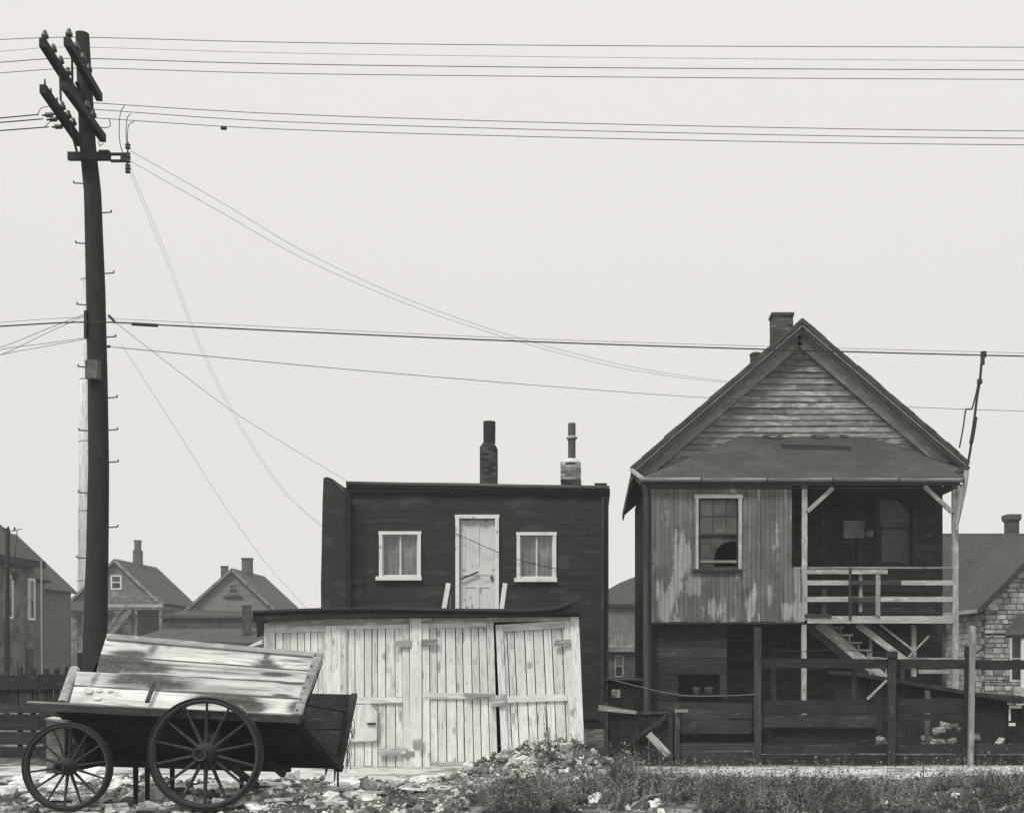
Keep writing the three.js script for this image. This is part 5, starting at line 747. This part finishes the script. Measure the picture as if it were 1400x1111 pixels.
{ // right neighbour with moulded stone-block siding
  const Z = 40, [X, Y] = FP(Z), z = -Z, t = thing('stone_block_house', 'pale stone block house with a dark roof and small front porch', 'house', V(X(1380), -0.1, z));
  const xl = X(1346), yE = Y(820), k = 0.98, xa = X(1440), roofAt = (x) => yE + (x - xl) * k - 0.12;
  part(t, 'wall', slab([V(xl + 0.03, -0.2, z - 0.05), V(X(1530), -0.2, z - 0.05), V(X(1530), yE, z - 0.05), V(xa, roofAt(xa), z - 0.05), V(xl + 0.03, yE - 0.2, z - 0.05)], 9), M.mortarDark);
  let y = -0.05, n = 0; const win = [X(1381), X(1402), Y(932), Y(868)];
  while (y < roofAt(xa)) { const h = pick([0.14, 0.17, 0.2]); let x = xl + 0.02; while (x < X(1440)) { const w = rr(0.17, 0.4), e = x + w; if (roofAt(x + 0.1) > y + h * 0.6 && n < 290) { for (const [a, b, c, d] of cutRect([x, e, y, Math.min(y + h, Math.max(y + 0.06, roofAt(x + w / 2)))], [win])) if (b - a > 0.05 && d - c > 0.05) { part(t, 'stone_block', rect(a + 0.014, b - 0.014, c + 0.014, d - 0.014, z + rr(-0.004, 0.014), 0.05), pick(M.stone)); n++; } } x = e; } y += h; }
  y = -0.05; while (y < yE - 0.1) { const h = 0.2; let zz = z - 0.06 - (Math.round(y * 5) % 2) * 0.25; while (zz > z - 7) { const w = rr(0.35, 0.55); part(t, 'stone_block', slab([V(xl + rr(-0.004, 0.008), y + 0.012, zz - w + 0.012), V(xl, y + 0.012, zz - 0.012), V(xl, y + h - 0.012, zz - 0.012), V(xl, y + h - 0.012, zz - w + 0.012)], 0.025), pick(M.stone)); zz -= w; } y += h; }
  // wing roof and main roof behind
  part(t, 'wing_roof', slab([V(xl - 0.32, yE - 0.3, z + 0.35), V(xa, roofAt(xa) + 0.2, z + 0.35), V(xa, roofAt(xa) + 0.2, z - 6), V(xl - 0.32, yE - 0.3, z - 6)], 0.14), M.roof[1]); part(t, 'rake_board', beam(V(xl - 0.3, yE - 0.4, z + 0.37), V(xa, roofAt(xa) + 0.06, z + 0.37), 0.16, 0.05), M.dark[2]);
  part(t, 'wing_roof', slab([V(xa, roofAt(xa) + 0.2, z + 0.35), V(X(1535), yE - 0.3, z + 0.35), V(X(1535), yE - 0.3, z - 6), V(xa, roofAt(xa) + 0.2, z - 6)], 0.14), M.roof[1]);
  const [rx, ry] = FP(48), [fx, fy] = FP(44); part(t, 'main_roof', slab([V(fx(1270), fy(838), -44), V(fx(1520), fy(838), -44), V(rx(1520), ry(733), -48), V(rx(1270), ry(733), -48)], 0.15), M.roof[0]); part(t, 'main_roof', slab([V(rx(1520), ry(733), -48), V(rx(1520), ry(840), -52), V(rx(1270), ry(840), -52), V(rx(1270), ry(733), -48)].reverse(), 0.15), M.roof[0]);
  part(t, 'eave_trim', beam(V(xl - 0.3, yE - 0.36, z + 0.3), V(xl - 0.3, yE - 0.36, z - 5), 0.12, 0.06), M.grey[3]); part(t, 'main_wall', boxAt(fx(1285), fx(1336), -0.2, fy(836), -44.3, -51), M.mortarDark);
  part(t, 'plaque', rect(X(1351.5), X(1364), Y(834), Y(822), z + 0.05, 0.03), mat(1.2, T.rough));
  part(t, 'porch_roof', slab([V(X(1352), Y(869), z + 1.6), V(X(1440), Y(869), z + 1.6), V(X(1440), Y(838), z + 0.05), V(X(1392), Y(838), z + 0.05)], 0.1), M.roof[0]); part(t, 'porch_trim', rect(X(1354), X(1440), Y(873), Y(869.5), z + 1.55, 0.1), M.grey[2]);
  part(t, 'porch_post', boxAt(X(1375), X(1379), -0.1, Y(873), z + 1.5, z + 1.4), M.trim); part(t, 'porch_rail', rect(X(1379), X(1440), Y(937), Y(934), z + 1.48, 0.06), M.trim); for (let p = 1380; p < 1438; p += 5) part(t, 'baluster', rect(X(p), X(p + 2.2), Y(956), Y(937), z + 1.46, 0.05, true), M.trim);
  part(t, 'porch_block', boxAt(X(1367), X(1378), -0.1, Y(938), z + 1.6, z + 1.3), M.stone[4]); part(t, 'porch_floor', boxAt(X(1367), X(1440), -0.1, Y(958), z + 1.5, z + 0.1), M.farWood); farWindow(t, ...win, z - 0.04);
  const cx = 48.3 / F; part(t, 'chimney', [boxAt((1379 - CX) * cx, (1394 - CX) * cx, EYE + (CY - 740) * cx, EYE + (CY - 712) * cx, -48.3, -48.8), boxAt((1376.5 - CX) * cx, (1396 - CX) * cx, EYE + (CY - 710) * cx, EYE + (CY - 703) * cx, -48.2, -48.9), boxAt((1377.5 - CX) * cx, (1395 - CX) * cx, EYE + (CY - 712) * cx, EYE + (CY - 710) * cx, -48.25, -48.85)], mat(0.13, T.rough, { bump: 0.02 }));
  single('bare_branch', tube([at(1334, 894, 18), at(1345, 885, 18), at(1352, 874, 18.2), at(1358, 870, 18.5)], 0.012, 20, 5), M.dark[2], 'thin bent branch hooked over the fence rail', 'branch', at(1334, 894, 18));
}

// ---------------------------------------------------------------- rubble, scraps and weeds
function chunk(sx, sy, sz, j = 0.25) { const P = []; for (const x of [-1, 1]) for (const y of [-1, 1]) for (const z of [-1, 1]) { P.push(V(x * sx * (1 - rnd() * j), y * sy * (1 - rnd() * j), z * sz * (1 - rnd() * j))); if (rnd() < 0.5) P.push(V(x * sx * rr(0.5, 1), y * sy * rr(0.3, 0.8), z * sz * rr(0.6, 1.05))); } const g = new ConvexGeometry(P), p = g.attributes.position, uv = []; for (let i = 0; i < p.count; i++) uv.push(p.getX(i) + p.getY(i) * 0.5, p.getZ(i) + p.getY(i)); g.setAttribute('uv', new THREE.Float32BufferAttribute(uv, 2)); return g; }
const chunks = Array.from({ length: 10 }, () => chunk(rr(0.8, 1.2), rr(0.4, 0.8), rr(0.6, 1))), slabs = Array.from({ length: 6 }, () => chunk(1, 0.12, rr(0.5, 0.8), 0.3));
function scrap(px, py, w, kind, label, group, m) {
  const Z = EYE * F / Math.max(40, py - CY), z = -Z, x = (px - CX) * Z / F, r = w * Z / F / 2, y = gh(x, z), o = finish(new THREE.Mesh(kind ? pick(slabs) : pick(chunks), m ?? pick(M.concrete)));
  o.name = numbered(kind ? 'paper_scrap' : 'rubble_block'); o.scale.set(r, r * rr(0.8, 1.1), r); o.rotation.set(rr(-0.3, 0.3), rr(0, 6.28), rr(-0.25, 0.25)); o.position.set(x, y + r * (kind ? 0.08 : 0.28), z); scene.add(o); return tag(o, label, kind ? 'scrap' : 'rubble', group, 'thing');
}
const LB = (px) => px < 165 ? ['pale broken masonry lump lying by the small front wagon wheel', 'rubble by the front wheel'] : px < 385 ? ['pale broken masonry lump lying by the large rear wagon wheel', 'rubble by the rear wheel'] : ['pale broken masonry lump in the dirt before the garage doors', 'rubble before the garage'];
const LP = (px) => px < 165 ? ['flat pale scrap lying by the small front wagon wheel', 'scraps by the front wheel'] : px < 385 ? ['flat pale scrap lying by the large rear wagon wheel', 'scraps by the rear wheel'] : px < 800 ? ['flat pale scrap in the dirt before the garage doors', 'scraps before the garage'] : ['flat pale scrap among the weeds before the yard fence', 'scraps in the weeds'];
const LM = ['pale broken block on the weedy rubble mound', 'rubble on the mound'];
for (const [x, y, w] of [[331, 1090, 36], [395, 1066, 34], [212, 1092, 38], [505, 1088, 26], [545, 1085, 22], [452, 1104, 22], [118, 1104, 30], [352, 1098, 30], [575, 1080, 20], [300, 1108, 24]]) scrap(x, y, w, 0, ...LB(x));
for (let i = 0; i < 46; i++) { const x = rr(150, 600); scrap(x, rr(1070, 1111), rr(6, 20), 0, ...LB(x), pick(M.rock)); } for (let i = 0; i < 14; i++) { const x = rr(0, 150); scrap(x, rr(1072, 1111), rr(7, 24), 0, ...LB(x)); }
for (let i = 0; i < 46; i++) { const x = rr(-20, 190); scrap(x, rr(1064, 1112), rr(20, 62), 1, ...LP(x), pick(M.concrete.slice(1))); } for (let i = 0; i < 58; i++) { const x = rr(190, 620); scrap(x, rr(1070, 1112), rr(14, 56), 1, ...LP(x)); } for (let i = 0; i < 14; i++) { const x = rr(900, 1400); scrap(x, rr(1066, 1108), rr(7, 20), 1, ...LP(x)); }
for (let i = 0; i < 24; i++) { // on the mound
  const x = rr(-1.6, 0.25), z = rr(-14.8, -13.9), r = rr(0.03, 0.09), o = finish(new THREE.Mesh(pick(chunks), pick(M.concrete))); o.userData.kind = 'thing'; o.name = numbered('mound_stone'); o.scale.setScalar(r); o.rotation.set(rr(-0.4, 0.4), rr(0, 6), rr(-0.4, 0.4)); o.position.set(x, gh(x, z) + r * 0.25, z); scene.add(o); tag(o, LM[0], 'rubble', LM[1], 'thing');
}
{ // pile in the yard behind the fence
  for (let i = 0; i < 46; i++) { const Z = rr(18.8, 19.6), px = i < 8 ? rr(1176, 1236) : rr(1262, 1385), x = (px - CX) * Z / F, hgt = 0.2 + 0.26 * Math.exp(-(((px - 1300) / 30) ** 2)), r = rr(0.03, 0.085), o = finish(new THREE.Mesh(pick(chunks), pick(M.rock))); o.name = numbered('yard_rubble'); o.scale.set(r * 1.3, r, r); o.rotation.set(rr(-0.4, 0.4), rr(0, 6), rr(-0.4, 0.4)); o.position.set(x, hgt * (i % 3) / 2, -Z); scene.add(o); tag(o, 'pale rubble lump heaped in the yard behind the broken fence', 'rubble', 'rubble heap behind the fence', 'thing'); }
}
const dummy = new THREE.Object3D(), C = new THREE.Color();
{ // gravel and small debris
  const N = 15000, g = chunk(1, 0.7, 0.9), o = finish(new THREE.InstancedMesh(g, mat(1, T.rough, { bump: 0 }), N)); o.name = 'gravel'; o.userData = { kind: 'stuff', label: 'small stones and crumbs of rubble strewn over the dirt lot', category: 'gravel' };
  for (let i = 0; i < N; i++) { const m = rnd() < 0.38; let x = m ? -0.62 + rr(-1, 1) * rr(0.2, 1.2) : rnd() < 0.7 ? rr(-6, -1.2) : rr(-1, 6.5), z = m ? -14.4 + rr(-0.9, 0.8) : -rr(11.6, 15.5); const r = m ? rr(0.004, 0.013) * (rnd() < 0.1 ? 3.2 : 1) : rr(0.004, 0.016) * (rnd() < 0.12 ? 3 : 1); dummy.position.set(x, gh(x, z) + r * 0.3, z); dummy.rotation.set(rr(0, 6), rr(0, 6), rr(0, 6)); dummy.scale.set(r, r * rr(0.4, 0.9), r); dummy.updateMatrix(); o.setMatrixAt(i, dummy.matrix); const k = m ? (rnd() < 0.35 ? rr(0.1, 0.3) : rr(0.4, 1.3)) : rnd() < 0.45 ? rr(0.7, 1.3) : rr(0.1, 0.4); o.setColorAt(i, C.setRGB(k, k, k * 0.955)); }
  scene.add(o);
}
function weedGeo(h, n, leafy) { // a tuft: bent stems with narrow leaves
  const P = [], tri = (a, b, c) => P.push(a.x, a.y, a.z, b.x, b.y, b.z, c.x, c.y, c.z);
  for (let i = 0; i < n; i++) {
    const a = rr(0, 6.283), d = V(Math.cos(a), 0, Math.sin(a)), lean = rr(0.05, 0.5), hh = h * rr(0.5, 1), w = V(-d.z, 0, d.x).multiplyScalar(rr(0.002, 0.0045)), b = d.clone().multiplyScalar(rr(0, 0.05));
    const at2 = (s) => b.clone().add(V(d.x * lean * hh * s * s, hh * s, d.z * lean * hh * s * s)); let p = at2(0);
    for (let k = 1; k <= 3; k++) { const q = at2(k / 3), f0 = 1 - (k - 1) / 3.2, f1 = 1 - k / 3.2; tri(p.clone().addScaledVector(w, -f0), p.clone().addScaledVector(w, f0), q.clone().addScaledVector(w, f1)); tri(p.clone().addScaledVector(w, -f0), q.clone().addScaledVector(w, f1), q.clone().addScaledVector(w, -f1)); p = q; }
    for (let k = 0; k < leafy; k++) { const s = rr(0.15, 1), q = at2(s), e = rr(0, 6.283), l = rr(0.015, 0.05) * (1.2 - 0.5 * s), dir = V(Math.cos(e), rr(-0.3, 0.9), Math.sin(e)).multiplyScalar(l), sd = V(-Math.sin(e), rr(-0.3, 0.3), Math.cos(e)).multiplyScalar(l * rr(0.18, 0.32)), m = q.clone().addScaledVector(dir, 0.5); tri(q, m.clone().add(sd), q.clone().add(dir)); tri(q, q.clone().add(dir), m.clone().sub(sd)); }
  }
  const g = new THREE.BufferGeometry(); g.setAttribute('position', new THREE.Float32BufferAttribute(P, 3)); g.computeVertexNormals(); return g;
}
const leafM = new THREE.MeshPhysicalMaterial({ roughness: 0.95, transmission: 0.3, thickness: 0, side: THREE.DoubleSide }); leafM.color.setRGB(1, 1, 0.95);
{ const kinds = [[0.16, 9, 4], [0.24, 6, 8], [0.10, 12, 4], [0.34, 3, 12], [0.20, 5, 10], [0.46, 4, 16]];
  kinds.forEach(([h, n, l], ki) => {
    const N = [2600, 900, 3600, 700, 900, 950][ki], o = finish(new THREE.InstancedMesh(weedGeo(h, n, l), leafM, N)); o.name = numbered('weeds'); o.userData = { kind: 'stuff', label: ['short dry grass', 'leafy weeds', 'low turf', 'tall stalky weeds', 'bushy weeds', 'wispy tall stalks'][ki] + ' covering the lot and rubble mound', category: 'weeds' };
    for (let i = 0; i < N; i++) {
      let x, z, k = 0; if (ki === 5) { if (i < 120) { x = rr(0.12, 1.0); z = -rr(13.8, 15.5); } else if (i < 165) { x = rr(0.8, 7); z = -rr(16.9, 17.2); } else { x = rr(-0.6, 7); z = -rr(12.2, 14.9); } } else do { const pl = rnd(); if (pl < 0.15) { x = rr(-1.0, 0.7); z = -rr(12.2, 13.55); } else if (pl < 0.156) { x = rr(-1.1, 0.2); z = -rr(13.9, 14.5); } else if (pl < 0.91) { x = -1.0 + 8 * rnd(); z = -rr(11.4, 14.9); if (x < 0.25 && z < -13.45) x += 1.5; } else if (pl < 0.965) { x = rr(0.2, 7); z = -(rnd() < 0.4 ? rr(16.8, 17.4) : rr(15, 16.9)); } else { x = rr(-6, -1.2); z = -rr(12.2, 15.2); } k++; } while (k < 6 && noise2(x * 1.3 + 60, z * 1.3, 101, 3) < 0.40);
      const back = z < -14.5 || x < -1.4 ? 0.4 : 1, s = rr(0.45, 1.05) * back * (x < 0.3 && z < -13.2 ? 0.7 : 1); dummy.position.set(x, gh(x, z) - 0.01, z); dummy.rotation.set(rr(-0.15, 0.15), rr(0, 6.28), rr(-0.15, 0.15)); dummy.scale.set(s, s, s); dummy.updateMatrix(); o.setMatrixAt(i, dummy.matrix); const dry = ki === 5 || ki === 3; const cl = noise2(x * 2.2, z * 2.2, 141, 3), c = rnd() < 0.08 + 0.6 * sm(0.5, 0.65, cl) ? rr(0.16, 0.42) : dry && rnd() < 0.35 ? rr(0.14, 0.34) : rr(0.025, 0.09); o.setColorAt(i, C.setRGB(c, c, c));
    }
    scene.add(o);
  });
}
{ // single plants one can point to
  const plant = (px, py, Z, h, label) => { const b = at(px, py, Z); b.y = gh(b.x, b.z) - 0.01; const t = thing('tall_weed', label, 'weed', b, undefined); const st = [b.clone(), b.clone().add(V(0.01, h * 0.5, 0)), b.clone().add(V(-0.01, h, 0.01))]; part(t, 'stem', tube(st, 0.005, 10, 4), mat(0.08, null)); const g = weedGeo(h * 0.95, 3, 34); g.scale(0.55, 1, 0.55); g.translate(b.x, b.y, b.z); part(t, 'leaves', g, mat(0.07, null, { side: THREE.DoubleSide })); };
  plant(746, 1032, 14.5, 0.42, 'tall spiky weed standing alone on top of the rubble mound'); plant(868, 1060, 14.2, 0.5, 'leafy weed in front of the low dark gate'); plant(905, 1062, 14.0, 0.45, 'dark weed beside the leaning pale board'); plant(782, 1035, 14.4, 0.24, 'short weed at the right end of the mound top'); plant(1262, 1060, 15, 0.4, 'thin weed in front of the dark plank fence');
  for (const [a, b] of [[[862, 1111, 12.2], [904, 1085, 12.4]], [[1290, 1111, 12.2], [1345, 1096, 12.6]]]) { const p = at(...a), q = at(...b); p.y = Math.max(p.y, gh(p.x, p.z) + 0.03); single('dead_branch', tube([p, p.clone().lerp(q, 0.5).add(V(0, 0.03, 0)), q], 0.01, 14, 5), M.grey[1], a[0] < 1000 ? 'pale dead branch in the weeds by the mound' : 'pale dead branch in the weeds before the yard fence', 'branch', p); }
  for (const [px, py, Z, w, label] of [[813, 1096, 12.9, 0.1, 'bright torn sheet sticking up in the weeds at the foot of the mound'], [895, 1104, 12.5, 0.09, 'bright torn sheet under the dead branch in the weeds'], [1207, 1103, 12.5, 0.1, 'bright torn sheet in the weeds before the yard fence']]) { const b = at(px, py, Z); b.y = gh(b.x, b.z); const g = new THREE.PlaneGeometry(w * 1.5, w, 14, 10), P = g.attributes.position; for (let i = 0; i < P.count; i++) { const x = P.getX(i), y = P.getY(i); P.setXYZ(i, x + 0.3 * w * (noise2(y * 30 + px, x * 30, 133, 2) - 0.5), y + 0.5 * w * (noise2(x * 40 + px, y * 20, 135, 2) - 0.5), 0.5 * w * (noise2(x * 25 + px, y * 25, 137, 3) - 0.5)); } g.rotateX(-0.7); g.rotateZ(0.35); g.computeVertexNormals(); g.translate(b.x, b.y + w * 0.45, b.z); single('torn_sheet', g, mat(0.75, null, { side: THREE.DoubleSide }), label, 'paper', b); }
}
scene.traverse((o) => { if (o.isMesh) o.castShadow = o.receiveShadow = true; });
renderer.render(scene, camera);
